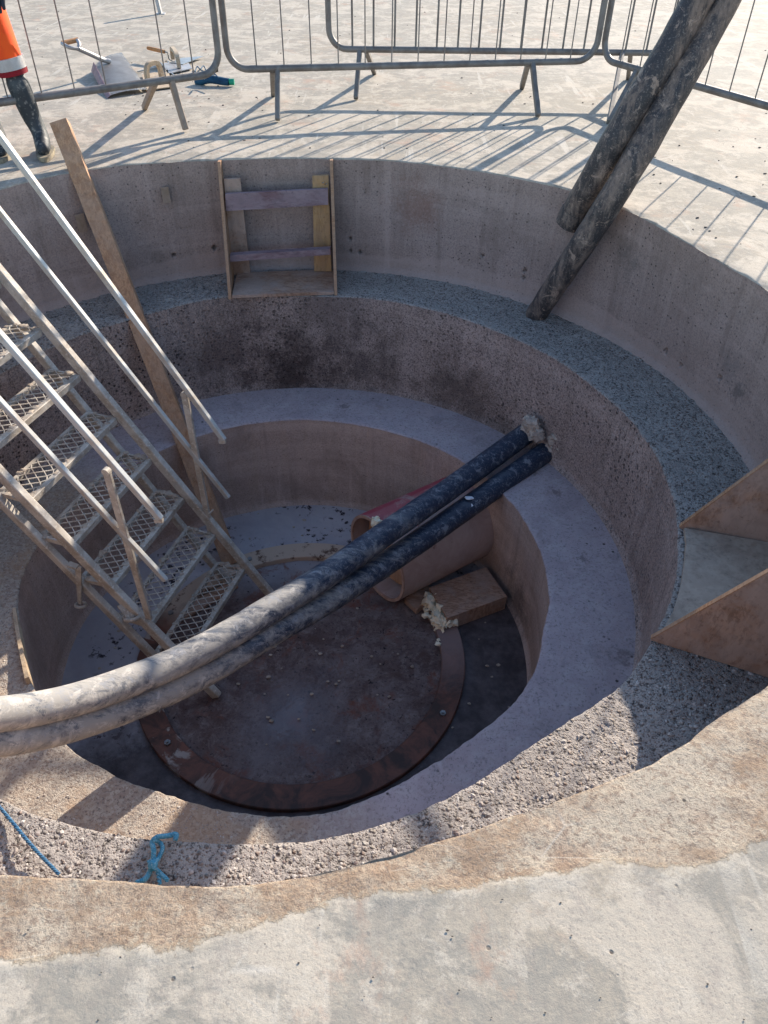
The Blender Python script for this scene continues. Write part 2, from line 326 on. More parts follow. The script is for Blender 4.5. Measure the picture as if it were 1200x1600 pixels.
c = n.mix(n.ramp(n.noise(17, 9, .8, .6), [(.54, 0), (.60, .7)]), c, (.25, .26, .28))
c = n.mix(n.ramp(n.math('ADD', n.noise(19, 8, .75, .6), n.math('MULTIPLY', xyz[0], -.10)), [(.56, 0), (.68, .8)]), c, (.50, .465, .415))
c = n.mix(n.ramp(n.noise(75, 7, .85), [(.53, 0), (.64, .6)]), c, (.27, .275, .285))
c = n.mix(n.ramp(n.noise(12, 9, .8, .5, co=along_), [(.55, 0), (.61, .75)]), c, (.07, .085, .11))
M['hose'] = n.done(c, n.ramp(x, [(.45, .42), (.62, .9)]), n.bump(x, .35, .008), spec=.4)
n = N('mud_smeared_black_duct')
al = n.mapping((1, 1, .35), (0, R(-14), 0)); a = n.noise(9, 8, .7, .5, co=al); b = n.noise(38, 7, .75, .4, co=al)
x = n.math('ADD', n.math('MULTIPLY', a, .6), n.math('MULTIPLY', b, .4))
c = n.mix(n.ramp(x, [(.46, 0), (.57, .7), (.66, 1)]), (.040, .034, .034), (.27, .195, .15))
c = n.mix(n.ramp(n.noise(13, 9, .78, .8), [(.56, 0), (.60, .85)]), c, (.34, .245, .185))
c = n.mix(n.ramp(n.noise(8, 8, .75, .5, co=al), [(.55, 0), (.60, .85)]), c, (.045, .04, .04))
c = n.mix(n.ramp(n.noise(110, 4, .7), [(.56, 0), (.68, .5)]), c, (.36, .30, .25))
M['duct'] = n.done(c, n.ramp(x, [(.45, .5), (.6, .9)]), n.bump(x, .6, .012), spec=.35)
n = N('red_clay_dusted_pipe'); xyz = n.sep()
f = n.noise(7, 8, .75, .8)
c = n.mix(n.ramp(f, [(.4, 0), (.62, 1)]), (.38, .27, .235), (.46, .35, .31))
red = n.ramp(n.math('ADD', xyz[2], n.math('MULTIPLY', n.noise(9, 8, .75), .22)), [(.0, 0), (1, 1)])
rz = n.math('MULTIPLY', n.math('ADD', xyz[2], 1.64), 6.0)
rm = n.math('MULTIPLY', n.ramp(rz, [(.2, 0), (.45, 1), (.95, 1), (1, .8)]), n.ramp(n.noise(6, 9, .8, .6), [(.36, 0), (.50, 1)]))
side = n.ramp(n.math('ADD', n.math('MULTIPLY', xyz[0], -.58), n.math('MULTIPLY', xyz[1], .82)), [(.06, 0), (.13, 1)])
c = n.mix(n.math('MULTIPLY', rm, side), c, (.36, .055, .075))
c = n.mix(n.ramp(n.noise(11, 6, .7, .3), [(.63, 0), (.67, .6)]), c, (.16, .06, .06))
M['pipe'] = n.done(c, .6, n.bump(f, .25, .008), spec=.35)
M['pipe_cut'] = mat_simple('pale_cut_pipe_edge', (.44, .30, .235), (.35, .22, .17), 18, .8)
M['black'] = mat_simple('black_rubber_boot', (.018, .024, .030), (.05, .06, .065), 7, .62, 0, .2, .5, lo=.5, hi=.7, speck=(.20, .19, .17))
M['sole'] = mat_simple('tan_boot_sole', (.30, .25, .17), (.10, .085, .07), 9, .8)
M['orange'] = mat_simple('orange_hi_vis_cloth', (.90, .10, .012), (.80, .065, .01), 6, .8, 0, .3)
M['silver'] = mat_simple('reflective_tape', (.50, .48, .46), (.40, .38, .36), 20, .4, .1)
M['jacket'] = mat_simple('dark_jacket_cloth', (.02, .022, .03), (.035, .035, .045), 9, .9, 0, .3)
M['skin'] = mat_simple('skin', (.52, .32, .24), (.46, .27, .20), 9, .55)
M['hair'] = mat_simple('brown_hair', (.05, .03, .02), (.08, .05, .03), 30, .6)
M['white_hat'] = mat_simple('white_hard_hat', (.75, .75, .73), (.70, .69, .66), 5, .35)
M['red'] = mat_simple('dark_red_hem', (.25, .01, .02), (.2, .01, .015), 9, .8)
M['shovel'] = mat_simple('worn_grey_shovel_steel', (.40, .385, .37), (.31, .285, .27), 8, .45, .4, .1, .5)
M['shovel_back'] = mat_simple('rusty_purple_shovel_edge', (.22, .12, .13), (.30, .2, .2), 14, .7)
M['steel'] = mat_simple('grey_tool_steel', (.22, .22, .215), (.34, .33, .31), 14, .4, .6, .05)
M['handle'] = mat_wood('orange_wooden_handle', (.52, .23, .08), (.42, .18, .07), (.45, .28, .16), (6, 6, 6), .4)
M['handle_pale'] = mat_wood('pale_dusty_handle', (.48, .37, .25), (.40, .29, .19), (.50, .41, .30), (6, 6, 6), .5)
M['blue'] = mat_simple('navy_blue_fabric', (.008, .04, .085), (.015, .075, .13), 18, .7)
M['green'] = mat_simple('green_plastic', (.01, .30, .17), (.01, .22, .13), 9, .4)
M['rope'] = mat_simple('blue_polypropylene_rope', (.03, .20, .30), (.12, .34, .44), 40, .6, 0, .3, speck=(.32, .46, .5))
M['rope_dark'] = mat_simple('dark_blue_cord', (.02, .08, .17), (.05, .15, .25), 60, .6)
M['dark'] = mat_simple('dark_grit', (.05, .04, .035), (.12, .1, .085), 20, .9)
M['stub'] = mat_simple('pale_grey_post', (.42, .41, .40), (.34, .33, .32), 9, .5)
M['white'] = mat_simple('white_scrap', (.75, .77, .80), (.65, .67, .7), 20, .7)
M['bolt'] = mat_simple('grey_bolt_steel', (.30, .30, .30), (.22, .22, .21), 20, .4, .6)

# ------------------------------------------------------------------ object helpers
def link(name, me, mat=None, parent=None, smooth=False):
    o = bpy.data.objects.new(name, me); col.objects.link(o)
    if mat is not None: me.materials.append(mat)
    if smooth:
        for p in me.polygons: p.use_smooth = True
    if parent is not None:
        o.parent = parent; o.matrix_parent_inverse = parent.matrix_world.inverted()
    return o
def tag(o, label=None, cat=None, group=None, kind=None):
    if label: o['label'] = label
    if cat: o['category'] = cat
    if group: o['group'] = group
    if kind: o['kind'] = kind
    return o
def thing(name, label, cat, loc=(0, 0, 0), group=None):
    o = bpy.data.objects.new(name, None); col.objects.link(o); o.location = loc; o.empty_display_size = .1
    o.matrix_world = Matrix.Translation(loc)
    return tag(o, label, cat, group)
class MB:
    def __init__(s): s.bm = bmesh.new()
    def beam(s, a, b, w, h, up=Vector((0, 0, 1)), bev=0.0):
        a, b = Vector(a), Vector(b); z = (b-a).normalized(); x = up.cross(z)
        if x.length < 1e-4: x = Vector((1, 0, 0)).cross(z)
        x.normalize(); y = z.cross(x)
        vs = [s.bm.verts.new(p + x*sx*w/2 + y*sy*h/2) for p in (a, b) for sx, sy in ((-1, -1), (1, -1), (1, 1), (-1, 1))]
        fs = [s.bm.faces.new([vs[i] for i in f]) for f in ((3, 2, 1, 0), (4, 5, 6, 7), (0, 1, 5, 4), (1, 2, 6, 5), (2, 3, 7, 6), (3, 0, 4, 7))]
        if bev:
            es = list({e for f in fs for e in f.edges}); bmesh.ops.bevel(s.bm, geom=es, offset=bev, segments=1, affect='EDGES')
        return s
    def prism(s, pts, off):                  # polygon pts, extruded by vector off
        off = Vector(off); a = [s.bm.verts.new(Vector(p)) for p in pts]; b = [s.bm.verts.new(Vector(p)+off) for p in pts]
        s.bm.faces.new(a); s.bm.faces.new(b[::-1]); k = len(a)
        for i in range(k): s.bm.faces.new((a[i], b[i], b[(i+1) % k], a[(i+1) % k]))
        return s
    def box(s, c, size, rot=None):
        c = Vector(c); rot = rot or Matrix.Identity(3)
        x, y, z = [rot @ Vector(v) for v in ((size[0]/2, 0, 0), (0, size[1]/2, 0), (0, 0, size[2]))]
        return s.prism([c-x-y, c+x-y, c+x+y, c-x+y], z)
    def tube(s, pts, r, seg=12, cap=True, wob=0.0, flat=1.0):
        pts = [Vector(p) for p in pts]; n = len(pts); rings = []
        t0 = (pts[1]-pts[0]).normalized(); x = t0.orthogonal().normalized()
        for i, p in enumerate(pts):
            t = (pts[min(i+1, n-1)]-pts[max(i-1, 0)]).normalized(); x = (x - t*x.dot(t)).normalized(); y = t.cross(x)
            rr = r(i/(n-1)) if callable(r) else r; ring = []
            for k in range(seg):
                a = 2*math.pi*k/seg; q = p + (x*math.cos(a) + y*math.sin(a)*flat)*rr
                if wob: q += (q-p).normalized()*wob*noise.noise(q*9)
                ring.append(s.bm.verts.new(q))
            rings.append(ring)
        for i in range(n-1):
            for k in range(seg): s.bm.faces.new((rings[i][k], rings[i][(k+1) % seg], rings[i+1][(k+1) % seg], rings[i+1][k]))
        if cap: s.bm.faces.new(rings[0][::-1]); s.bm.faces.new(rings[-1])
        return s
    def lump(s, c, r, sx=1, sy=1, sz=1, rough=.3, sub=2, rot=None):
        res = bmesh.ops.create_icosphere(s.bm, subdivisions=sub, radius=1.0); c = Vector(c); off = Vector((random.random()*50, random.random()*50, 0))
        for v in res['verts']:
            k = 1 + rough*noise.noise(v.co*1.7+off); q = Vector((v.co.x*sx, v.co.y*sy, v.co.z*sz))*k*r
            v.co = c + (rot @ q if rot else q)
        return s
    def build(s, name, mat, parent=None, smooth=False):
        me = bpy.data.meshes.new(name); bmesh.ops.recalc_face_normals(s.bm, faces=s.bm.faces); s.bm.to_mesh(me); s.bm.free()
        o = link(name, me, mat, parent, smooth)
        if smooth:
            try:
                me.set_sharp_from_angle(angle=R(40))
            except Exception: pass
        return o
def curve(pts, n=40):                        # Catmull-Rom through pts
    P = [Vector(p) for p in pts]; P = [P[0]*2-P[1]] + P + [P[-1]*2-P[-2]]; out = []
    m_ = len(P)-3
    for i in range(m_):
        for k in range(n):
            t = k/n; a, b, c_, d = P[i:i+4]
            out.append(.5*((2*b) + (c_-a)*t + (2*a-5*b+4*c_-d)*t*t + (3*b-a-3*c_+d)*t**3))
    out.append(P[-2]); return out

# ------------------------------------------------------------------ the stepped pit
def table(pts, z, base):
    tb = []
    for q in pts:
        p = at(q[0], q[1], z); tb.append((math.atan2(p.y, p.x), math.hypot(p.x, p.y)))
    tb.sort(); ext = []
    for i, (a, r_) in enumerate(tb):
        ext.append((a, r_)); a2 = tb[(i+1) % len(tb)][0] + (2*math.pi if i+1 == len(tb) else 0)
        gap = a2-a
        if gap > R(45):
            k = int(gap/R(20))
            for j in range(1, k): ext.append((a+gap*j/k, base))
    ext.sort(); 
    def f(th):
        while th < ext[0][0]: th += 2*math.pi
        while th >= ext[0][0]+2*math.pi: th -= 2*math.pi
        for i in range(len(ext)):
            a, r_ = ext[i]; b, r2 = ext[(i+1) % len(ext)]
            if i+1 == len(ext): b += 2*math.pi
            if a <= th <= b:
                t = (th-a)/max(b-a, 1e-6); t = t*t*(3-2*t); return r_+(r2-r_)*t
        return base
    NT = 1440; raw = [f(-math.pi + 2*math.pi*i/NT) for i in range(NT)]
    w_ = 9; sm = [sum(raw[(i+j) % NT] for j in range(-w_, w_+1))/(2*w_+1) for i in range(NT)]
    def g(i, amp=.004): 
        th = -math.pi + 2*math.pi*i/NT; c_, s_ = math.cos(th), math.sin(th)
        return sm[i % NT] + amp*1.3*noise.noise(Vector((c_*9, s_*9, z*3))) + amp*noise.noise(Vector((c_*31, s_*31, z*3+5))) + amp*.5*noise.noise(Vector((c_*80, s_*80, z*3+5)))
    return g
rimpts = [(100,270),(180,258),(260,252),(340,249),(450,246),(520,247),(610,250),(690,258),(780,272),(880,293),(975,325),(1060,370),(1120,405),(1195,448),
          (1190,1080),(1140,1105),(1085,1150),(1030,1190),(940,1220),(840,1260),(690,1310),(540,1355),(480,1365),(430,1380),(330,1380),(200,1375),(100,1368),(0,1370)]
l1pts = [(350,463),(470,462),(600,468),(680,484),(760,510),(850,550),(930,605),(990,660),(1030,720),(1055,790),(1060,850),(1050,930),(1020,1000),(985,1055),(950,1085),(880,1130),(790,1190),(720,1235),(600,1285),(550,1303),(400,1317),(277,1313),(180,1303),(93,1283),(0,1245)]
l2pts = [(340,672),(400,660),(480,655),(540,660),(600,672),(660,690),(730,725),(790,775),(830,830),(850,880),(858,930),(850,980),(830,1060),(790,1110),(740,1150),(680,1190),(620,1225),(570,1250),(520,1268),(440,1275),(350,1265),(260,1240),(200,1220),(105,1165),(48,1065),(30,990),(37,894),(56,856)]
rim, le1, le2 = table(rimpts, 0, R1), table(l1pts, -D1, R2), table(l2pts, -D2, R3)
NT = 1440
def ring_mesh(name, prof, mat, kind=None, smooth=True, step=1, holes=()):
    """prof: list of f(i) -> (radius, z); lofted round the axis"""
    bm = bmesh.new(); rows = []
    cols = list(range(0, NT, step))
    for f in prof:
        row = []
        for i in cols:
            th = -math.pi + 2*math.pi*i/NT; r_, z = f(i); row.append(bm.verts.new((r_*math.cos(th), r_*math.sin(th), z)))
        rows.append(row)
    k = len(cols)
    for a in range(len(rows)-1):
        for i in range(k): bm.faces.new((rows[a][i], rows[a][(i+1) % k], rows[a+1][(i+1) % k], rows[a+1][i]))
    for h, hr in holes:
        h = Vector(h); fs = [f for f in bm.faces if (f.calc_center_median()-h).length < hr]
        if fs:
            ex = bmesh.ops.extrude_face_region(bm, geom=fs); vs = [v for v in ex['geom'] if isinstance(v, bmesh.types.BMVert)]
            d = Vector((h.x, h.y, 0)).normalized()*.07
            for v in vs: v.co += d
            bmesh.ops.delete(bm, geom=fs, context='FACES')
    me = bpy.data.meshes.new(name); bm.to_mesh(me); bm.free()
    o = link(name, me, mat, None, smooth)
    if kind: o['kind'] = kind
    return o
def nz(r_, i, s, k): th = -math.pi+2*math.pi*i/NT; return noise.noise(Vector((r_*math.cos(th)*s, r_*math.sin(th)*s, k)))
# ground: from the lip of the pit to the horizon; a band of mortar with a raised edge runs along the near lip
bt = [(-180, 2.25), (-110, 2.235), (-94, 2.218), (-87, 2.198), (-79, 2.156), (-72, 2.19), (-68, 2.215), (-62, 2.31), (-52, 2.40), (-38, 2.30), (-25, 2.05), (150, 2.05), (170, 2.2), (180, 2.25)]
def bandr(th):
    d = math.degrees(th)
    for (a, ra), (b, rb) in zip(bt[:-1], bt[1:]):
        if a <= d <= b: t = (d-a)/(b-a); t = t*t*(3-2*t); return ra+(rb-ra)*t
    return 2.05
def gz(i, r_):
    th = -math.pi+2*math.pi*i/NT; br = bandr(th) + .010*nz(2.2, i, 2.5, 4) + .006*nz(2.2, i, 17, 9); e = (br-r_)/(.02+.04*max(0, nz(2.2, i, 2, 15)))
    b = 1/(1+math.exp(max(-30, min(30, -e*2)))); rg = math.exp(-((r_-br-.008)/.012)**2)*(.5+.9*max(0, nz(2.2, i, 3, 7)+.3)) if br > 2.12 else 0
    rg *= max(0, min(1, .55+1.6*nz(2.2, i, 4, 12)))
    z = .003*nz(r_, i, 6, 2)*math.exp(-max(0, r_-R1)*2) + .003*nz(r_, i, 2.5, 3) + b*(-.0035+.0035*nz(r_, i, 20, 1)+.002*nz(r_, i, 45, 6)) + .0035*rg
    return z, b, min(1, rg)
def lipf(i): return .004+.010*max(0, nz(2.1, i, 10, 8))
bm = bmesh.new(); la = bm.verts.layers.float.new('band'); lr = bm.verts.layers.float.new('ridge'); rows = []
offs = [0, .0015, .006] + [.006+.0095*k for k in range(1, 42)] + [.45, .52, .62, .75, .9, 1.2, 1.6, 2.2, 3, 4.5, 7, 11, 20, 45, 100, 250, 600]
for k, o_ in enumerate(offs):
    row = []
    for i in range(0, NT, 2):
        th = -math.pi+2*math.pi*i/NT; r0 = rim(i); r_ = r0+o_
        z, b, rg = gz(i, r_) if o_ < 5 else (0, 0, 0)
        z = z - .012*max(0, 1-o_/(.02+lipf(i)*2))*max(0, nz(2.1, i, 7, 11)+.1)       # knocked-off bits of the lip
        if k == 0: z = -.008
        if k == 1: z = min(z, -.003)
        v = bm.verts.new((r_*math.cos(th), r_*math.sin(th), z)); v[la] = b; v[lr] = rg; row.append(v)
    rows.append(row)
for a in range(len(rows)-1):
    k = len(rows[a])
    for i in range(k): bm.faces.new((rows[a][i], rows[a][(i+1) % k], rows[a+1][(i+1) % k], rows[a+1][i]))
me = bpy.data.meshes.new('ground'); bm.to_mesh(me); bm.free(); link('ground', me, M['ground'], None, True)['kind'] = 'structure'
def lin(a, b, n): return [a+(b-a)*k/(n-1) for k in range(n)]
holes1 = [((-.623,2.005,-.522), .017), ((-.856,1.918,-.539), .017), ((.226,2.088,-.481), .014), ((.287,2.08,-.568), .013), ((.229,2.087,-.563), .012),
          ((1.037,1.826,-.477), .014), ((1.272,1.671,-.499), .016), ((1.274,1.67,-.545), .015), ((2.047,.468,-.493), .016), ((1.918,.856,-.568), .015), ((1.965,.741,-.583), .014), ((1.90,.90,-.545), .011)]
def wall(name, top, ztop, foot, zfoot, mat, label, holes=(), rows=60):
    pr = []
    for k in range(rows):
        t = k/(rows-1)
        def f(i, t=t):
            r_ = top(i)*(1-t) + foot(i)*t
            r_ += .004*math.sin(math.pi*t)*nz(r_, i, 3, t*3) + (.012*(1-(1-t)/.06)**2 if t > .0 and 0 else 0)
            if t > .93: r_ -= .02*((t-.93)/.07)**2           # mortar fillet at the foot
            return r_, ztop + (zfoot-ztop)*t
        pr.append(f)
    o = ring_mesh(name, pr, mat, holes=holes)
    return tag(o, label, 'wall')
def const(r_): return lambda i: r_ + .005*nz(r_, i, 2, 1)
w1 = wall('curved_wall', rim, -.008, const(R1), -D1-.002, M['wall1'], 'tall outermost curved concrete wall below ground level with small tie holes', holes1)
w2 = wall('curved_wall', le1, -D1-.008, const(R2), -D2-.002, M['wall2'], 'rough pitted middle curved concrete wall with dark damp stains', ())
w3 = wall('curved_wall', le2, -D2-.008, const(R3), -D3-.002, M['wall3'], 'smooth brownish innermost curved wall around the pit floor', ())
for p, sz in (((-.845, 1.915, -.22), (.045, .09)), ((-1.28, 1.655, -.30), (.05, .10)), ((1.995, .62, -.50), (.0, .0))):
    if sz[0]:
        d = Vector((p[0], p[1], 0)).normalized(); q = d*(2.098) + Vector((0, 0, p[2])); rot = Matrix.Rotation(math.atan2(d.y, d.x)-math.pi/2, 3, 'Z')
        MB().box(q, (sz[0], .006, sz[1]), rot).build('wood_plug', M['plug'], w1)
def ledge(name, inner, z, outer, mat, k, amp=.003, step=2, n=26):
    pr = [lambda i: (inner(i), z-.008), lambda i: (inner(i)+.0015, z-.003), lambda i: (inner(i)+.006, z-.0005)]
    for j in range(1, n+1):
        def f(i, t=j/n):
            r_ = (inner(i)+.006)*(1-t) + outer*t; return r_, z + (amp*nz(r_, i, 22, k)+amp*.8*nz(r_, i, 60, k+3))*min(1, t*6)
        pr.append(f)
    return ring_mesh(name, pr, mat, 'structure', step=step)
ledge('upper_ledge', le1, -D1, R1+.02, M['ledge1'], 4, .006, 1, 44)
ledge('lower_ledge', le2, -D2, R2+.02, M['ledge2'], 6, .002)
fl = [lambda i: (.80, -D3-.012)] + [lambda i, r_=r_: (r_, -D3+.002*nz(r_, i, 5, 2)) for r_ in (.90, .95, 1.05, 1.15, R3+.02)]
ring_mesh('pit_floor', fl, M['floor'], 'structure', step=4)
pud = [lambda i, r_=r_: (r_, -D3-.008+.006*nz(r_, i, 7, 5)*(1 if r_ > .02 else 0)) for r_ in [.001]+[.05*k for k in range(1, 17)]]
ring_mesh('mud_floor', pud, M['mud'], 'structure', step=8)
# flange ring on the floor
RC = Vector((.025, -.033)); ro, ri = .898, .770
bm = bmesh.new(); rows = [[] for _ in range(6)]
for i in range(240):
    a = 2*math.pi*i/240
    for k, (r_, z) in enumerate(((ri, -.03), (ri, .024), (ri+.004, .028), (ro-.004, .028), (ro, .024), (ro, -.02))):
        rows[k].append(bm.verts.new((RC.x+r_*math.cos(a), RC.y+r_*math.sin(a), -D3+z)))
for k in range(5):
    for i in range(240): bm.faces.new((rows[k][i], rows[k][(i+1) % 240], rows[k+1][(i+1) % 240], rows[k+1][i]))
me = bpy.data.meshes.new('flange'); bmesh.ops.recalc_face_normals(bm, faces=bm.faces); bm.to_mesh(me); bm.free()
fr = thing('steel_ring', 'flat rusty steel ring lying on the pit floor around the mud', 'ring', (RC.x, RC.y, -D3))
link('flange', me, M['ring'], fr)
for u, v in ((262, 1161), (692, 1115)):
    p = at(u, v, -D3+.03); b_ = MB(); b_.tube([p, p+Vector((0, 0, .010))], .016, 6); b_.tube([p, p+Vector((0, 0, .02))], .008, 8); b_.build('bolt', M['bolt'], fr)
for a in (20, 75, 118, 160):
    p = Vector((RC.x+.835*math.cos(R(a)), RC.y+.835*math.sin(R(a)), -D3+.028)); MB().tube([p, p+Vector((0, 0, .010))], .016, 6).build('bolt', M['bolt'], fr)

# gravel standing out of the washed ledge, near side, and on the lower ledge at the left
def pebbles(name, n, zf, mat, sector, rin, rout, smin, smax, seed):
    rnd = random.Random(seed); vs, fs = [], []
    t = bmesh.new(); bmesh.ops.create_icosphere(t, subdivisions=1, radius=1); base = [v.co.copy() for v in t.verts]; bf = [tuple(v.index for v in f.verts) for f in t.faces]; t.free()
    for _ in range(n):
        th = R(rnd.uniform(*sector)); i = int((th+math.pi)/(2*math.pi)*NT) % NT; r0 = rin(i)+.012; r_ = r0 + (rout-r0)*rnd.random()
        s = smin*(smax/smin)**(rnd.random()**3.2); rot = Matrix.Rotation(rnd.uniform(0, 6.3), 3, 'Z') @ Matrix.Rotation(rnd.uniform(-.4, .4), 3, 'X')
        sc = (s, s*rnd.uniform(.55, .95), s*rnd.uniform(.4, .7)); o = Vector((rnd.random()*90, 0, 0)); k0 = len(vs)
        c_ = Vector((r_*math.cos(th), r_*math.sin(th), zf + sc[2]*rnd.uniform(-.35, .25)))
        for b in base:
            k = 1+.7*noise.noise(b*1.6+o); vs.append(c_ + rot @ Vector((b.x*sc[0]*k, b.y*sc[1]*k, b.z*sc[2]*k)))
        fs += [tuple(q+k0 for q in f) for f in bf]
    me = bpy.data.meshes.new(name); me.from_pydata(vs, [], fs); return tag(link(name, me, mat, None, False), kind='stuff')
g = pebbles('gravel', 14000, -D1-.0015, M['pebble'], (-175, -28), le1, R1-.01, .0018, .0095, 3)
tag(g, 'small embedded stones standing out of the washed upper ledge', 'gravel')
g = pebbles('grit', 6000, -D2-.0005, M['pebble'], (-185, -92), le2, R2-.01, .002, .006, 4)
tag(g, 'fine grit standing out of the near left part of the lower ledge', 'grit')

# ------------------------------------------------------------------ plywood boxes standing on the upper ledge
def tri_side(b, fr_, bk, top, thick, nrm):     # side board: slanting front edge from lip to ledge edge
    z0 = Vector((0, 0, .004)); nrm = nrm.normalized()
    b.prism([Vector(fr_)+z0-nrm*thick/2, Vector(bk)+z0-nrm*thick/2, Vector(top)-nrm*thick/2], nrm*thick); return b
PB = thing('plywood_box', 'open plywood box with purple cross board under the far lip of the pit', 'box', (-.17, 1.80, -D1), 'plywood box forms on the upper ledge')
X0f, X1f = Vector((-.482, 1.634, -D1)), Vector((.153, 1.708, -D1))
X0t, X1t = Vector((-.522, 2.015, -.004)), Vector((.127, 2.075, -.004))
X0b, X1b = Vector((-.525, 2.02, -D1)), Vector((.125, 2.085, -D1))
xdir = (X1f-X0f).normalized()
for f_, b_, t_ in ((X0f, X0b, X0t), (X1f, X1b, X1t)):
    mb = MB(); ff = f_ + Vector((0, -.012, 0)); nr = xdir
    mb.prism([ff+Vector((0, 0, .003))-nr*.009, b_+Vector((0, 0, .003))-nr*.009, t_+Vector((0, .0, 0))-nr*.009, t_+Vector((0, -.035, 0))-nr*.009], nr*.018).build('side_board', M['edge'], PB)
def onside(f_, t_, z): k = (z+D1)/D1; return f_.lerp(t_, k)
mb = MB(); a, b_ = X0f+xdir*.012, X1f-xdir*.012
mb.prism([a+Vector((0, 0, .004)), b_+Vector((0, 0, .004)), b_+Vector((-.02, .33, .004)), a+Vector((-.02, .33, .004))], (0, 0, .018)).build('base_board', M['ply'], PB)
mb = MB(); u0, u1 = at(270+100, 0), 0
def ypl(u, v, y):
    d = ray(u, v); return CAM + d*((y-CAM.y)/d.y)
yb = 1.985
q = [ypl(352, 303, 1.90), ypl(512, 295, 1.95), ypl(513, 320, 1.95), ypl(353, 330, 1.90)]
MB().prism(q, (.0, .02, 0)).build('cross_board', M['ply_purple'], PB)
q = [ypl(359, 399, 1.80), ypl(516, 389, 1.86), ypl(517, 398, 1.86), ypl(360, 409, 1.80)]
MB().prism(q, (.0, .045, .0)).build('cross_rail', M['ply_purple'], PB)
q = [ypl(350, 280, 1.96), ypl(375, 279, 1.962), ypl(391, 428, 1.962), ypl(363, 430, 1.96)]
MB().prism(q, (0, .02, 0)).build('upright_board', M['ply'], PB)
q = [ypl(488, 275, 1.985), ypl(513, 274, 1.99), ypl(518, 424, 1.99), ypl(491, 424, 1.985)]
o = MB().prism(q, (0, .02, 0)).build('upright_board', M['ply_orange'], PB); o['label'] = 'clean orange plywood upright'
for u, v in ((503, 286), (508, 288), (357, 294)):
    p = ypl(u, v, 1.985); MB().tube([p, p+Vector((.012, -.03, .012))], .0025, 6).build('nail', M['steel'], PB)

PR = thing('plywood_box', 'open plywood box with grey floor board by the right edge of the picture', 'box', (1.75, -.75, -D1), 'plywood box forms on the upper ledge')
A0, A1 = Vector((1.673, -.384, -D1)), Vector((1.408, -.967, -D1))
def radl(p, r_, z): v = Vector((p.x, p.y, 0)).normalized()*r_; v.z = z; return v
for p, bx in ((A0, Vector((1.98, -.472, 0))), (A1, Vector((1.739, -1.11, 0)))):
    d = (bx-Vector((p.x, p.y, 0))).normalized(); bk = Vector((p.x, p.y, 0)) + d*.40; bk.z = -D1; tp = Vector((bk.x, bk.y, -.004)); nr = Vector((-d.y, d.x, 0))
    ff = p - d*.012; ff.z = -D1
    mb = MB(); mb.prism([ff+Vector((0, 0, .003))-nr*.009, bk+Vector((0, 0, .003))-nr*.009, tp-nr*.009, tp-d*.03-nr*.009], nr*.018).build('side_board', M['ply'], PR)
    mb = MB(); e0 = ff+Vector((0, 0, .006)); e1 = tp-d*.03; mb.beam(e0+Vector((0, 0, .003)), e1+Vector((0, 0, .003)), .0185, .004, nr.cross(e1-e0)).build('board_edge', M['edge'], PR)
e = (A1-A0).normalized(); rad = Vector((.93, -.37, 0)); rad = Vector((-e.y, e.x, 0)); rad = rad if rad.x > 0 else -rad
a, b_ = A0+e*.012, A1-e*.012
# curved front edge follows the lip of the ledge
fe = [at(u, v, -D1) for u, v in ((1066, 828), (1068, 850), (1066, 880), (1060, 920), (1048, 960), (1028, 998))]
bk0, bk1 = A0+Vector((.307, -.088, 0))*1.12, A1+Vector((.331, -.143, 0))*1.0
q = [Vector((p.x, p.y, -D1+.004)) for p in fe]
q = [p + (Vector((p.x, p.y, 0)).normalized()*.004) for p in q]
q[0] += e*.012; q[-1] -= e*.014
MB().prism(q + [Vector((bk1.x, bk1.y, -D1+.004))-e*.012, Vector((bk0.x, bk0.y, -D1+.004))+e*.012], (0, 0, .018)).build('base_board', M['ply_grey'], PR)
q1 = [bk0+e*.012+Vector((0, 0, .022)), bk1-e*.012+Vector((0, 0, .022)), bk1-e*.012+Vector((0, 0, .40)), bk0+e*.012+Vector((0, 0, .40))]
MB().prism(q1, rad*.018).build('back_board', M['ply_grey'], PR)

# bent strip of form board on the lip of the lower ledge
bm = bmesh.new(); pr = []
for k in range(30):
    t = k/29; u, v = 24+(47-24)*t**1.2, 952+(1068-952)*t; p = at(u, v, -D2); d = Vector((p.x, p.y, 0)).normalized(); h = .012+.03*t
    pr.append([bm.verts.new(Vector((p.x, p.y, -D2))+d*x + Vector((0, 0, z))) for x, z in ((-.006, -.05), (-.006, h), (.010, h), (.010, -.05))])
for k in range(29):
    for j in range(4): bm.faces.new((pr[k][j], pr[k][(j+1) % 4], pr[k+1][(j+1) % 4], pr[k+1][j]))
bm.faces.new(pr[0]); bm.faces.new(pr[-1][::-1])
me = bpy.data.meshes.new('form_strip'); bmesh.ops.recalc_face_normals(bm, faces=bm.faces); bm.to_mesh(me); bm.free()
tag(link('form_strip', me, M['handle_pale']), 'thin bent wooden strip along the lower ledge edge left of the stair', 'board')

# ------------------------------------------------------------------ timber leaning out of the pit
pb = at(362, 878, -D3); pt_ = None
lip = at(122, 262, .0); d = (lip-pb).normalized()
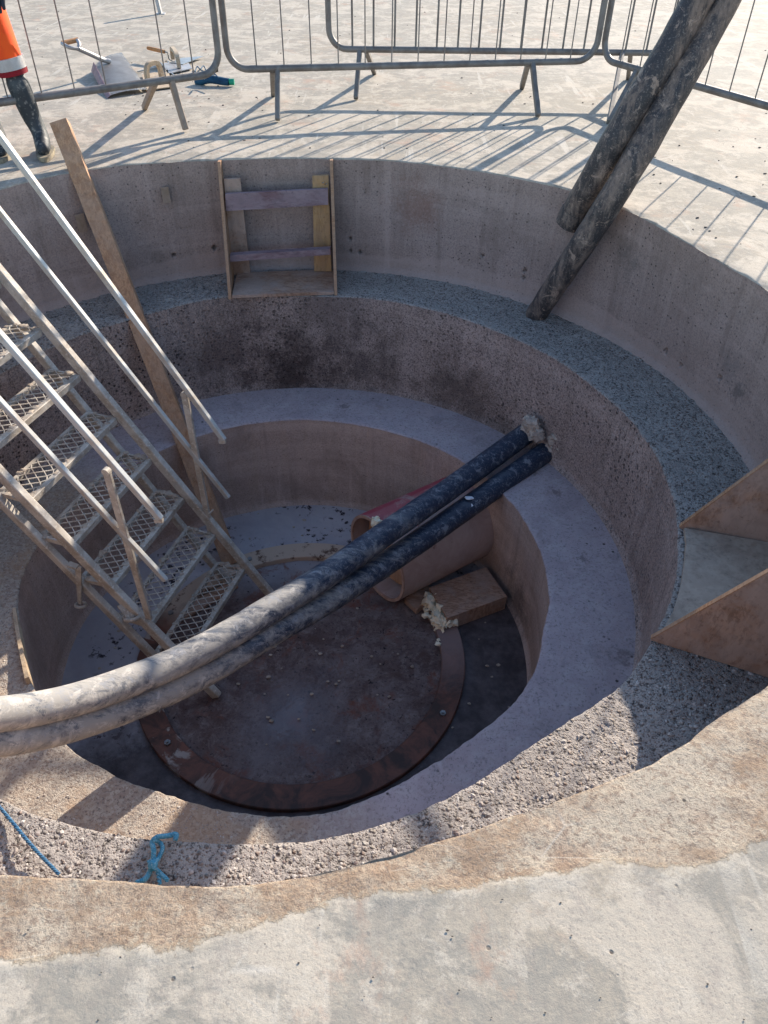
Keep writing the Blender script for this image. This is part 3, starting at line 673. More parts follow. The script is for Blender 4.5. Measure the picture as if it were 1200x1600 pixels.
# top end projects at (90,205)
best = min((( (lambda P: abs(((P-CAM).dot(UP)/((P-CAM).dot(FW)))*FOC*-1+800-203))(pb + d*s)), s) for s in [2.3+.01*k for k in range(120)])
top_ = pb + d*best[1]
side = d.cross(Vector((0, 0, 1))).normalized(); nrm = side.cross(d); rt = Matrix.Rotation(R(-24), 3, d); side, nrm = rt @ side, rt @ nrm
off = -nrm*.0 if nrm.z < 0 else nrm*.03
mb = MB(); K = 60; bm = mb.bm; rows = []
for k in range(K+1):
    c_ = pb.lerp(top_, k/K) + off + side*.004*math.sin(k/K*3); rows.append([bm.verts.new(c_ + side*sx*.047 + nrm*sy*.036 + side*.0015*noise.noise(Vector((k*.4, sx, sy)))) for sx, sy in ((-1, -1), (1, -1), (1, 1), (-1, 1))])
for k in range(K):
    for j in range(4): bm.faces.new((rows[k][j], rows[k][(j+1) % 4], rows[k+1][(j+1) % 4], rows[k+1][j]))
bm.faces.new(rows[0]); bm.faces.new(rows[-1][::-1]); bmesh.ops.bevel(bm, geom=[e for e in bm.edges if len(e.link_faces) == 2 and e.calc_face_angle(0) > 1], offset=.003, segments=2, affect='EDGES')
tag(mb.build('timber_post', M['timber']), 'long sawn timber post leaning from the pit floor past the far lip', 'timber')

# ------------------------------------------------------------------ metal stair
F1, F2 = Vector((-.197, .421, -D3)), Vector((-.436, -.283, -D3))
W = (F1-F2); wn = W.normalized(); SD = Vector((-wn.y, wn.x, 0)); ZZ = Vector((0, 0, 1))
ST = thing('metal_stair', 'steep metal stair with mesh treads and handrails leading down into the pit', 'stair', tuple((F1+F2)/2))
def fp(s, z): return F1 + SD*s + ZZ*z
def np_(s, z): return F2 + SD*s + ZZ*z
def chord(P, s0, z0, s1, z1, w=.03, h=.055, name='stringer', mat='stair', bev=.004):
    return MB().beam(P(s0, z0), P(s1, z1), w, h, up=wn, bev=bev).build(name, M[mat], ST)
# beam(): w is across 'up x dir' ; keep the section narrow sideways
chord(fp, .0, .005, 1.47, .148*0+2.106, .055, .036)
chord(np_, -.04, .005, 1.40, 1.985, .055, .036)
chord(fp, .285, .005, 1.55, 1.945, .048, .034)
chord(np_, .175, .005, 1.50, 1.86, .048, .034)
# handrails, straight rails measured one by one
def rail(P, a, b, name, h=.03): return MB().beam(P(*a), P(*b), h, h*.8, up=wn, bev=.003).build(name, M['rail'], ST)
ext = lambda a, b, s: (s, a[1]+(b[1]-a[1])*(s-a[0])/(b[0]-a[0]))
A_, B_ = (.164, 1.104), (1.025, 2.452); rail(fp, A_, ext(A_, B_, 1.55), 'handrail', .030)
A_, B_ = (.193, .714), (1.152, 2.126); rail(fp, A_, ext(A_, B_, 1.55), 'mid_rail', .028)
A_, B_ = (.047, 1.223), (.579, 1.986); rail(np_, A_, ext(A_, B_, 1.55), 'handrail', .030)
A_, B_ = (.102, .829), (.705, 1.664); rail(np_, A_, ext(A_, B_, 1.55), 'mid_rail', .028)
for P, s, z0, z1 in ((fp, .349, .41, 1.335), (np_, .262, .50, 1.42), (fp, 1.30, 1.80, 2.84), (np_, 1.22, 1.72, 2.90)):
    MB().beam(P(s, z0), P(s, z1), .036, .016, up=wn, bev=.002).build('rail_post', M['stair'], ST)
    MB().tube([P(s, z1)-wn*.012, P(s, z1)+wn*.012], .018, 12).build('post_lug', M['stair'], ST)
for P, a, b in ((fp, (.164, 1.104), (1.025, 2.452)), (np_, (.047, 1.223), (.579, 1.986))):
    d_ = (P(*b)-P(*a)).normalized(); p = P(*a)+d_*.02-wn.cross(d_)*.0
    MB().box(p+ZZ*-.035, (.035, .02, .02)).build('rail_end_lug', M['stair'], ST)
# treads
def tread(s, z):
    a, b = np_(s-.02, z), fp(s, z); a = a + wn*.02; b = b - wn*.02
    dn = .165
    tr = MB().beam(a - ZZ*.014, b - ZZ*.012, .028, .036, bev=.003)
    tr.beam(a+SD*dn - ZZ*.010, b+SD*dn - ZZ*.010, .018, .026); tr.beam(a+SD*.01-ZZ*.01, a+SD*dn-ZZ*.01, .012, .024); tr.beam(b+SD*.01-ZZ*.01, b+SD*dn-ZZ*.01, .012, .024)
    t = tr.build('tread', M['stair'], ST)
    wr = MB(); L = (b-a).length; nx, ny = int(L/.048), 4
    dx = (b-a)/nx; dy = SD*(dn-.02)/ny; o = a+SD*.014-ZZ*.002
    for j in range(ny+1):
        pts = []
        for i in range(2*nx+1):
            up = (i+j) % 2
            pts.append(o + dx*(i/2) + dy*min(ny, max(0, j+(.46 if up else -.46))) + ZZ*.002*((i+j) % 2))
        for p0, p1 in zip(pts[:-1], pts[1:]): wr.beam(p0, p1, .0040, .005)
    wr.build('tread_mesh', M['wire'], t)
    ck = MB(); rnd = random.Random(int(s*1000))
    for k in range(34):                    # caked cement on the frame
        q = rnd.random(); back = rnd.random() < .35
        p = a.lerp(b, q) + (SD*dn if back else SD*rnd.uniform(0, .012)) + ZZ*.003
        ck.lump(p, rnd.uniform(.006, .016), 1.3, 1.0, .55, .6, 1)
    for k in range(10):
        p = (a if rnd.random() < .4 else b) + SD*rnd.uniform(.0, dn) + ZZ*.003; ck.lump(p, rnd.uniform(.006, .02), 1.2, 1.2, .5, .6, 1)
    ck.build('caked_cement', M['cake'], t, True)['kind'] = 'stuff'
for k in range(9):
    s = .16 + .160*k; tread(s, .194+.2268*k+(.0 if k < 6 else .0))
# landing joining the stair to the ground
a, b = np_(1.46, 2.005), fp(1.5, 2.02)
mb = MB(); mb.prism([a, b, b+SD*.50, a+SD*.50], (0, 0, .02)).build('landing', M['stair'], ST)
# eye lugs and the hanging hook on the near side
p = pl(212, 958, F2, wn)
def torus(c, R_, r_, ax, name, mat):
    x = ax.orthogonal().normalized(); y = ax.cross(x).normalized(); pts = [c + (x*math.cos(t)+y*math.sin(t))*R_ for t in [2*math.pi*k/20 for k in range(20)]]
    mb = MB(); mb.tube(pts+[pts[0], pts[1]], r_, 8, False); return mb.build(name, mat, ST, True)
torus(p-wn*.03, .034, .011, (wn*.3+ZZ*.8+SD*.2).normalized(), 'eye_lug', M['stair'])
MB().beam(p-wn*.01+SD*.06+ZZ*.06, p-wn*.03-SD*.0, .05, .01, up=ZZ).build('eye_plate', M['stair'], ST)
p = pl(125, 882, F2, wn)-wn*.02; p2 = pl(133, 934, F2, wn)-wn*.04
MB().beam(p, p2, .020, .012, up=wn).beam(p, p+SD*.05+ZZ*.005, .03, .012, up=ZZ).beam(p-SD*.02+ZZ*.01, p2, .014, .010, up=wn).build('hook_arm', M['stair'], ST)
torus(p2-ZZ*.012, .024, .008, (ZZ*.9+wn*.3).normalized(), 'hook_eye', M['stair'])
p = pl(332, 797, F1, wn); torus(p-wn*.02, .018, .005, (ZZ*.6+SD*.7).normalized(), 'eye_lug', M['stair'])

# ------------------------------------------------------------------ hoses across the pit
def hose(name, pts, r_, mat, label, cat, group, wob=.002, seg=24):
    o = MB().tube(curve(pts, 30), r_, seg, True, wob).build(name, mat, None, True)
    return tag(o, label, cat, group)
G = 'muddy hoses crossing the pit'
h1 = [atd(-420, 1100, 1.95), atd(-160, 1122, 2.2), atd(0, 1116, 2.45), atd(120, 1092, 2.66), atd(240, 1050, 2.88), atd(330, 1007, 3.03), atd(420, 954, 3.20), atd(515, 895, 3.44), atd(620, 821, 3.81), atd(725, 748, 4.17), atd(818, 680, 4.47), atd(840, 664, 4.56)]
hA = hose('hose', h1, lambda t: .056+.008*t, M['hose'], 'upper hose with pale mud crossing above the red pipe', 'hose', G)
under = lambda P, dy: P + Vector((.006, -dy, -.112))
h2 = [under(P, .012+.012*k/6) for k, P in enumerate(h1[:7])] + [atd(525, 930, 3.52), atd(625, 866, 3.86), atd(740, 786, 4.18), atd(852, 707, 4.48), atd(878, 690, 4.58)]
hB = hose('hose', h2, lambda t: .056+.008*t, M['hose'], 'lower hose of the two lying across the pit opening', 'hose', G)
for hh_, c_ in ((hA, atd(818, 680, 4.36)), (hB, atd(860, 705, 4.36))):   # mortar packed round each hose where it leaves the wall
    mb = MB(); rnd = random.Random(5)
    for k in range(26):
        a = rnd.uniform(0, 6.28); rr_ = rnd.uniform(.02, .065); mb.lump(c_ + Vector((math.cos(a)*rr_*.8+.045, .045-math.cos(a)*rr_*.7, math.sin(a)*rr_+.005)), rnd.uniform(.018, .038), 1, 1, 1, .9, 2)
    mb.build('mortar_collar', M['mortar'], hh_, True)
mb = MB()
for u, v, sx in ((733, 778, .022), (734, 789, .02)):
    p = atd(u, v, 4.10); mb.lump(p, sx, 1, .7, .35, .5, 2)
mb.build('white_scrap', M['white'], hB)
# ducts standing in the gap of the far lip
G2 = 'upright mud smeared ducts at the far right lip'
u1e, u1m, u1t = atd(894, 338, 4.09), atd(960, 222, 3.76), atd(1090, 0, 3.44)
dd = (u1t-u1m).normalized()
hU = hose('duct', [u1e+(u1e-u1m).normalized()*.05, u1e, u1m, u1t, u1t+Vector((.16, .06, .5)), u1t+Vector((.27, .10, .80))], .071, M['duct'], 'left thicker muddy duct ending against the far wall face', 'duct', G2, .004)
d_ = (u1m-u1e).normalized(); MB().tube([u1e-d_*.02, u1e+d_*.035], .077, 28, True, .006).build('duct_collar', M['duct'], hU, True)
u2e, u2m, u2t = atd(843, 484, 4.43), atd(985, 262, 3.74), atd(1131, 2, 3.46)
dd = (u2t-u2m).normalized()
hV = hose('duct', [u2e+(u2e-u2m).normalized()*.03, u2e, atd(915, 374, 3.99), u2m, u2t, u2t+Vector((.17, .07, .5)), u2t+Vector((.28, .12, .80))], lambda t: .058+.012*min(1, t*2.2), M['duct'], 'right thinner muddy duct reaching down to the upper ledge', 'duct', G2, .004)

# ------------------------------------------------------------------ large pipe through the innermost wall
PC = Vector((.426, .471, -1.727)); PA = Vector((.816, .578, 0)).normalized(); PS = Vector((-PA.y, PA.x, 0)); PRAD = .273
pipe = thing('large_pipe', 'large dusty red pipe coming out of the innermost wall under the hoses', 'pipe', tuple(PC))
def ann(mb, c0, c1, ra, rb, seg=64):
    bm = mb.bm; L = []
    for c_, r_ in ((c0, ra), (c1, ra), (c1, rb), (c0, rb)):
        L.append([bm.verts.new(c_ + (PS*math.cos(2*math.pi*k/seg) + ZZ*math.sin(2*math.pi*k/seg))*r_) for k in range(seg)])
    for j in range(4):
        for k in range(seg): bm.faces.new((L[j][k], L[j][(k+1) % seg], L[(j+1) % 4][(k+1) % seg], L[(j+1) % 4][k]))
mb = MB(); ann(mb, PC+PA*.008, PC+PA*1.05, PRAD, PRAD-.016); mb.build('pipe_shell', M['pipe'], pipe, True)
mb = MB(); ann(mb, PC-PA*.002, PC+PA*.010, PRAD-.001, PRAD-.019); mb.build('cut_rim', M['pipe_cut'], pipe)
mb = MB(); bm = mb.bm
mb.prism([PC+PA*.10+(PS*math.cos(2*math.pi*k/40)+ZZ*math.sin(2*math.pi*k/40))*(PRAD-.045) + ZZ*.02 for k in range(40)], PA*.02).build('inner_bulkhead', M['timber'], pipe)
mb = MB()
for (u, v, s_) in ((586, 812, .022), (590, 818, .028), (594, 824, .026), (588, 824, .024), (596, 829, .02)): mb.lump(pl(u, v, PC+PA*.01, PA), s_, 1, 1, 1, 1.3, 2)
mb.build('foam_filler', M['foam'], pipe)
mb = MB()
for k, (a0, x0) in enumerate(((28, .10), (30, .13), (27, .16), (24, .32), (26, .36))):   # worn traces of lettering
    a0 = R(90-(-a0)); p = PC+PA*x0 + (PS*math.cos(a0)+ZZ*math.sin(a0))*(PRAD+.0005); tdir = (PS*-math.sin(a0)+ZZ*math.cos(a0))
    mb.beam(p, p+tdir*.028+PA*.004, .006, .002, up=PA)
# pieces of timber shuttering by the pipe
b0 = -D3; hz = .112; q = [at(671, 918, b0+hz), at(759, 886, b0+hz), at(792, 932, b0+hz), at(699, 966, b0+hz)]
wb = thing('wooden_block_form', 'low plywood box spilling cream foam lying under the red pipe', 'box', (float(sum(p.x for p in q)/4), float(sum(p.y for p in q)/4), b0))
t_ = .016; dn = Vector((0, 0, -1))
MB().prism(q, (0, 0, -t_)).build('top_board', M['ply'], wb)
q2 = [p+dn*(t_+.001) for p in q]
def wallb(a, b, name='side_board', m_='ply'):
    inn = (sum(q, Vector())/4 - (a+b)/2); inn.z = 0; inn = inn.normalized()*t_
    MB().prism([a, b, b+Vector((0, 0, -hz+t_+.005)), a+Vector((0, 0, -hz+t_+.005))], inn).build(name, M[m_], wb)
wallb(q2[3], q2[2]); wallb(q2[0], q2[1]); wallb(q2[1].lerp(q2[0], .04), q2[2].lerp(q2[3], .04))
mb = MB(); rnd = random.Random(9)
for k in range(46):
    t = rnd.random(); p = q[0].lerp(q[3], .10+.86*t) + (q[1]-q[0])*rnd.uniform(-.10, .10); p.z = b0 + rnd.uniform(.02, hz-.03) if rnd.random() < .9 else b0+.02
    mb.lump(p, rnd.uniform(.016, .034), 1, 1, 1, 1.6, 2)
mb.build('foam_filling', M['foam'], wb)
for k, (u, v, s) in enumerate(((665, 961, .022), (684, 1006, .016))):
    mb = MB(); mb.lump(at(u, v, b0+.035), s, 1.0, .8, .7, .9, 2); mb.lump(at(u+1, v-6, b0+.035), s*.8, .8, .8, .7, .9, 2)
    tag(mb.build('foam_crumb', M['foam'], None, True), ('cream foam crumb closest to the open end of the plywood box', 'cream foam crumb lying alone on the rusty ring')[k], 'foam crumb')
q = [at(632, 935, b0+.045), at(662, 919, b0+.045), at(672, 936, b0+.045), at(651, 953, b0+.045)]
tag(MB().prism(q, (0, 0, -.04)).build('wood_offcut', M['ply']), 'small pale wood offcut between the red pipe and the plywood box', 'offcut')
q = [at(232, 975, b0+.02), at(300, 942, b0+.02), at(368, 902, b0+.02), at(372, 915, b0+.02), at(305, 956, b0+.02), at(238, 990, b0+.02)]
tag(MB().prism(q, (0, 0, -.016)).build('floor_board', M['ply']), 'dusty plank lying flat under the lowest stair tread', 'board')

# ------------------------------------------------------------------ crowd barriers
def barrier(P0, P1, label, bars, barr=.006, skip=(), feet=(), tr=.0215, height=1.10, zb=.285, corner=.13, mat='barrier', legmat='barrier'):
    """P0, P1: outer ends of the frame on the ground"""
    P0, P1 = Vector((P0[0], P0[1], 0)), Vector((P1[0], P1[1], 0)); d = (P1-P0).normalized(); L = (P1-P0).length
    t = thing('crowd_barrier', label, 'barrier', tuple((P0+P1)/2), 'crowd barriers around the pit')
    c_ = corner; pts = []
    for (cx0, cz0, a0) in ((c_, zb+c_, 270), (c_, height-c_, 180), (L-c_, height-c_, 90), (L-c_, zb+c_, 0)):
        for k in range(9):
            a = R(a0 - 90*k/8); pts.append(P0 + d*(cx0+c_*math.cos(a)) + ZZ*(cz0+c_*math.sin(a)))
    pts = pts[::-1]
    mb = MB(); mb.tube(pts+[pts[0], pts[1]], tr, 14, False); mb.build('frame', M[mat], t, True)
    nb = bars
    for k in range(nb):
        if k in skip: continue
        x = c_*.7 + (L-2*c_*.7)*(k+.5)/nb; zz0 = zb; zz1 = height
        if x < c_: zz0 = zb + c_ - math.sqrt(max(0, c_*c_-(c_-x)**2)); zz1 = height - (zz0-zb)
        if x > L-c_: q_ = x-(L-c_); zz0 = zb + c_ - math.sqrt(max(0, c_*c_-q_*q_)); zz1 = height-(zz0-zb)
        MB().tube([P0+d*x+ZZ*zz0, P0+d*x+ZZ*zz1], barr, 8).build('bar', M[mat], t, True)
    for att, foot in feet:
        a = P0+d*att+ZZ*(zb-.005); f_ = Vector((foot[0], foot[1], 0))
        v = (f_-a); side = d
        MB().beam(a, f_+ZZ*.012, .040, .034, up=d, bev=.006).build('leg', M[legmat], t)
    return t
v2 = lambda u, v: at(u, v, 0)
def railline(a, b, z=.285): return at(*a, z), at(*b, z)
def along(P, Q, R_):  # distance of R_ along PQ
    return (Vector((R_.x, R_.y, 0))-P).dot((Q-P).normalized())
def setup(a, b, e0, e1):
    A, B = railline(a, b); A.z = B.z = 0; n = (B-A).cross(ZZ).normalized(); P0 = e0 if isinstance(e0, Vector) else pl(*e0, A, n); P1 = e1 if isinstance(e1, Vector) else pl(*e1, A, n)
    return Vector((P0.x, P0.y, 0)), Vector((P1.x, P1.y, 0)), A, B
P0, P1, A, B = setup((430, 107), (841, 97), (349, 30), (940, 30)); dF = (P1-P0).normalized()
f_ = lambda u: along(P0, P1, at(u, 103, .285))
barrier(P0, P1, 'crowd barrier closest behind the plywood box with thin bars', 13, .0042, (), [(f_(432), v2(434, 191)), (f_(424), v2(427, 150)), (f_(841), v2(841, 184)), (f_(834), v2(815, 139))])
P0, P1, A, B = setup((60, 152), (240, 128), (335, 30), (0, 30)); dl = (A-B).normalized(); Q0 = P0+dl*2.45
t0 = Q0
at_ = lambda u, v: along(t0, P0, at(u, v, .285))
barrier(t0, P0, 'dusty crowd barrier on the left in front of the tools', 12, .0042, (9,), [(at_(262, 122), v2(291, 206)), (at_(240, 127), v2(226, 171)), (.5, tuple((t0+(P0-t0).normalized()*.5+Vector((.15, -.25, 0)))[:2])), (.45, tuple((t0+(P0-t0).normalized()*.45+Vector((-.15, .25, 0)))[:2]))], legmat='barrier_tan')
P0, P1, A, B = setup((570, 77), (980, 82), (513, 20), (1000, 20)); d_ = (B-A).normalized(); P1 = P0+d_*2.62
at_ = lambda u, v: along(P0, P1, at(u, v, .285))
barrier(P0, P1, 'rear crowd barrier with thicker bars seen behind the near one', 16, .0075, (), [(at_(562, 78), v2(556, 157)), (at_(572, 78), v2(585, 116)), (at_(975, 84), v2(951, 194)), (at_(988, 84), v2(981, 124))])
P0, P1, A, B = setup((1010, 112), (1180, 160), (951, 30), (1180, 20)); d_ = (B-A).normalized(); P1 = P0+d_*2.5
at_ = lambda u, v: along(P0, P1, at(u, v, .285))
barrier(P0, P1, 'crowd barrier on the right behind the two upright ducts', 12, .0042, (), [(at_(998, 108), v2(952, 194)), (at_(1002, 110), v2(1030, 150)), (1.9, tuple((P0+d_*1.9+Vector((-.25, -.1, 0)))[:2])), (1.9, tuple((P0+d_*1.9+Vector((.25, .1, 0)))[:2]))])
# stub post further back
p = v2(251, 22); MB().prism([p+Vector((-.03, 0, 0)), p+Vector((.03, 0, 0)), p+Vector((.03, .012, 0)), p+Vector((-.03, .012, 0))], (-.03, .0, .30)).prism([p+Vector((.0301, 0, 0)), p+Vector((.0301, .06, 0)), p+Vector((.042, .06, 0)), p+Vector((.042, 0, 0))], (-.03, 0, .30))
mb = MB(); mb.beam(p+ZZ*.0, p+Vector((-.035, .0, .32)), .06, .035, bev=.004); mb.prism([p+Vector((-.05, -.03, 0.0)), p+Vector((.05, -.03, 0)), p+Vector((.05, .05, 0)), p+Vector((-.05, .05, 0))], (0, 0, .008))
tag(mb.build('stub_post', M['stub']), 'short pale grey post standing alone at the top of the picture', 'post')

# ------------------------------------------------------------------ tools on the slab
# square shovel lying with its blade raised on edge
sh = thing('shovel', 'square mouthed shovel with grey blade lying left of the trowels', 'shovel', tuple(v2(190, 130)))
c00, c10, c11, c01 = at(146, 97, .09), at(190, 82, .07), at(231, 140, .02), at(172, 149, .02)
bm = bmesh.new(); g_ = []
for i in range(13):
    row = []
    for j in range(9):
        t, s = i/12, j/8; p = c00.lerp(c10, s).lerp(c01.lerp(c11, s), t); bow = -(1-(2*s-1)**2)*.012 + .03*(1-(s))**4*(1-t)
        row.append(bm.verts.new(p + ZZ*(-bow if s > .2 else -bow)))
    g_.append(row)
for i in range(12):
    for j in range(8): bm.faces.new((g_[i][j], g_[i][j+1], g_[i+1][j+1], g_[i+1][j]))
me = bpy.data.meshes.new('blade'); bmesh.ops.solidify(bm, geom=bm.faces, thickness=.004); bm.to_mesh(me); bm.free(); link('blade', me, M['shovel'], sh, True)
MB().prism([c00, c01, c01-Vector((.025, .01, .018)), c00-Vector((.03, .01, .06))], (.004, 0, 0)).build('blade_flange', M['shovel_back'], sh)
sk = at(160, 93, .11); gp_ = at(122, 76, .22)
MB().tube(curve([at(172, 96, .09), sk, at(140, 84, .17), gp_], 6), .018, 12).build('shaft', M['shovel'], sh, True)
MB().tube([at(97, 68, .25), at(122, 62, .26)], .017, 10).build('grip', M['handle'], sh, True)
MB().tube(curve([at(97, 68, .25), at(108, 74, .235), gp_], 6), .014, 10).tube(curve([at(121, 63, .26), at(124, 70, .24), gp_], 6), .014, 10).build('grip_yoke', M['shovel'], sh, True)
# pointing trowel
tw = thing('pointing_trowel', 'pointed trowel with orange wooden handle', 'trowel', tuple(v2(290, 92)))
MB().tube([at(231, 75, .09), at(240, 77, .09), at(257, 81, .085)], lambda t: .015-.003*abs(t-.5), 10).build('handle', M['handle'], tw, True)
MB().tube(curve([at(257, 81, .085), at(262, 83, .08), at(264, 92, .03), at(270, 96, .02)], 6), .005, 8).build('neck', M['steel'], tw, True)
a, b, c_ = at(265, 101, .02), at(284, 89, .02), at(318, 88, .02); MB().prism([at(266, 98, .018), at(284, 91, .018), at(319, 88, .018), at(286, 101, .018)], (0, 0, .003)).build('blade', M['steel'], tw)
# plasterer's floats
def float_tool(label, plate, hA_, hB_, hz_, hm, pm):
    t = thing('plastering_float', label, 'float', tuple(at(*plate[0], 0)), 'plastering floats behind the left barrier')
    MB().prism([at(u, v, .01) for u, v in plate], (0, 0, .006)).build('plate', pm, t)
    a, b = at(*hA_, .02), at(*hB_, .02); d_ = (b-a); L = d_.length; d_.normalize(); pts = [a, a+ZZ*hz_*.7+d_*L*.05, a+ZZ*hz_+d_*L*.25, a+ZZ*hz_+d_*L*.75, b+ZZ*hz_*.7-d_*L*.05, b]
    mb = MB(); cs = curve(pts, 6)
    for p0, p1 in zip(cs[:-1], cs[1:]): mb.beam(p0, p1+(p1-p0)*.15, .030, .030, up=d_.cross(ZZ))
    mb.build('handle', hm, t); return t
float_tool('plastering float with dark wooden handle and grey steel plate', [(255, 100), (292, 94), (300, 108), (262, 116)], (270, 92), (280, 106), .09, M['handle_pale'], M['shovel'])
float_tool('plastering float with pale curved handle over the barrier leg', [(222, 118), (262, 110), (272, 136), (228, 142)], (231, 128), (253, 122), .11, M['handle_pale'], M['handle_pale'])
# dark square frame of a sieve scrap
mb = MB()
for a, b in (((215, 112), (266, 100)), ((232, 124), (270, 112)), ((250, 98), (272, 118)), ((262, 96), (283, 112))): mb.beam(at(*a, .012), at(*b, .012), .010, .008)
tag(mb.build('wire_grid', M['steel']), 'crossed dark metal strips lying between the floats', 'metal strips')
# navy pouch with green cap
po = thing('tool_pouch', 'navy blue pouch with a green end lying right of the trowel', 'pouch', tuple(v2(335, 128)))
a, b = at(308, 124, .03), at(358, 128, .03); MB().tube(curve([a, at(325, 124, .04), at(345, 126, .035), b], 8), lambda t: .045-.022*t, 14, True, .012, .8).build('bag', M['blue'], po, True)
MB().tube([b, at(366, 128, .03)], .022, 14).build('cap', M['green'], po, True)
MB().tube(curve([at(318, 124, .075), at(330, 112, .09), at(342, 122, .075)], 8), .005, 8).build('strap', M['blue'], po, True)
MB().tube(curve([at(305, 112, .01), at(308, 104, .02), at(313, 108, .02), at(318, 103, .02), at(322, 110, .01)], 6), .005, 8).build('cord', M['blue'], po, True)
MB().lump(at(334, 109, .03), .03, 1.3, 1, .8, .3, 2).build('knob', M['dark'], po, True)

# ------------------------------------------------------------------ ropes
def strands(pts, r_, n=3, tw=9, k=30):
    cs = curve(pts, k); mb = MB(); L = len(cs)
    for s in range(n):
        pp = []
        for i, p in enumerate(cs):
            t = (cs[min(i+1, L-1)]-cs[max(i-1, 0)]).normalized(); x = t.cross(ZZ); x = x.normalized() if x.length > 1e-3 else Vector((1, 0, 0)); y = x.cross(t)
            a = i*tw/10+2*math.pi*s/n; pp.append(p + (x*math.cos(a)+y*math.sin(a))*r_*.6)
        mb.tube(pp, r_*.58, 6)
    return mb
a, b = at(-60, 1195, -D1+.03), at(0, 1262, -D1+.012); c_ = at(92, 1366, -D1+.012)
tag(strands([a, b, at(50, 1322, -D1+.03), c_], .0045).build('blue_cord', M['rope_dark'], None, True), 'straight dark blue cord across the upper ledge at the left', 'cord')
zr = -D1+.022
r1 = [at(213, 1380, zr), at(228, 1372, zr), at(238, 1352, zr), at(240, 1330, zr+.01), at(238, 1316, zr+.01), at(246, 1308, zr+.015), at(262, 1306, zr), at(275, 1304, zr), at(274, 1312, zr)]
r2 = [at(262, 1376, zr), at(250, 1364, zr), at(240, 1352, zr+.012), at(248, 1340, zr), at(254, 1325, zr), at(248, 1315, zr), at(240, 1312, zr+.02)]
r3 = [at(250, 1382, zr), at(246, 1362, zr), at(236, 1350, zr+.01), at(233, 1345, zr+.02)]
mb = strands(r1, .0065, 3, 9, 12); t2 = strands(r2, .0055, 3, 9, 12); t3 = strands(r3, .005, 2, 9, 12)
for t in (t2, t3):
    me_ = bpy.data.meshes.new('tmp'); t.bm.to_mesh(me_); t.bm.free(); mb.bm.from_mesh(me_)
mb.lump(at(239, 1352, zr+.012), .013, 1, 1, 1, .5, 2)
tag(mb.build('knotted_rope', M['rope'], None, True), 'knotted frayed turquoise rope end on the near upper ledge', 'rope')

# ------------------------------------------------------------------ crumbs on the slab
mb = MB(); rnd = random.Random(21)
for k in range(170):
    if rnd.random() < .75: u, v = rnd.uniform(0, 1200), rnd.uniform(0, 240)
    else: u, v = rnd.uniform(980, 1200), rnd.uniform(200, 400)
    if rnd.random() < .3: u, v = rnd.gauss(300, 60), rnd.gauss(130, 30)
    p = at(u, max(v, 0), .002)
    if math.hypot(p.x, p.y) < R1+.06: continue
    mb.lump(p, rnd.uniform(.002, .0075), 1.3, .8, .6, .6, 1)
for k in range(26):
    p = at(rnd.uniform(0, 1200), rnd.uniform(1400, 1600), .001)
    if math.hypot(p.x, p.y) > R1+.08: mb.lump(p, rnd.uniform(.0008, .002), 1.3, .8, .6, .6, 1)
tag(mb.build('crumbs', M['dark'], None, True), 'small dark crumbs and stones scattered on the slab', 'crumbs', kind='stuff')
mb = MB()
for k in range(90):
    th = rnd.uniform(0, 6.28); r_ = rnd.choice([rnd.uniform(.95, 1.24), rnd.uniform(.1, .7)]); mb.lump((r_*math.cos(th), r_*math.sin(th), -D3+.003), rnd.uniform(.004, .012), 1.2, .9, .6, .6, 1)
tag(mb.build('rubble', M['cake'], None, True), 'pale crumbs scattered on the pit floor', 'crumbs', kind='stuff')

# ------------------------------------------------------------------ the person at the left
pe = thing('person', 'person in orange trousers, dark jacket and muddy rubber boots at the top left', 'person', (-1.70, 2.12, 0))
def skin(name, verts, edges, radii, mat, parent, sub=2, root=0):
    me = bpy.data.meshes.new(name); me.from_pydata([Vector(v) for v in verts], edges, []); o = bpy.data.objects.new(name, me); col.objects.link(o)
    o.parent = parent; o.matrix_parent_inverse = parent.matrix_world.inverted(); me.materials.append(mat)
    o.modifiers.new('skin', 'SKIN').use_smooth_shade = True
    for i, r_ in enumerate(radii): me.skin_vertices[0].data[i].radius = (r_, r_) if isinstance(r_, float) else r_
    me.skin_vertices[0].data[root].use_root = True
    s = o.modifiers.new('sub', 'SUBSURF'); s.levels = s.render_levels = sub
    return o
FR, FL = Vector((-1.565, 2.10, 0)), Vector((-1.80, 2.06, 0))        # ankles on the ground
KR, KL = Vector((-1.635, 2.09, .47)), Vector((-1.86, 2.04, .47)); HR, HL = Vector((-1.74, 2.17, .86)), Vector((-1.86, 2.17, .86))
PV = Vector((-1.77, 2.17, .92)); CH = Vector((-1.77, 2.17, 1.28)); NK = Vector((-1.77, 2.15, 1.46)); HD = Vector((-1.765, 2.12, 1.60))
SR, SL = Vector((-1.59, 2.16, 1.40)), Vector((-1.95, 2.16, 1.40)); ER, EL = Vector((-1.49, 2.13, 1.10)), Vector((-2.01, 2.13, 1.12)); WR, WL = Vector((-1.525, 2.00, .865)), Vector((-1.99, 1.98, .90))
body = [PV, (PV+CH)/2, CH, NK, HD-ZZ*.06, HD+ZZ*.06, SR, ER, WR, SL, EL, WL, HR, KR, FR+ZZ*.08, HL, KL, FL+ZZ*.08]
skin('body', body, [(0,1),(1,2),(2,3),(3,4),(4,5),(2,6),(6,7),(7,8),(2,9),(9,10),(10,11),(0,12),(12,13),(13,14),(0,15),(15,16),(16,17)],
     [.10,.10,.11,.055,.075,.08,.045,.035,.026,.045,.035,.026,.065,.050,.035,.065,.050,.035], M['skin'], pe)
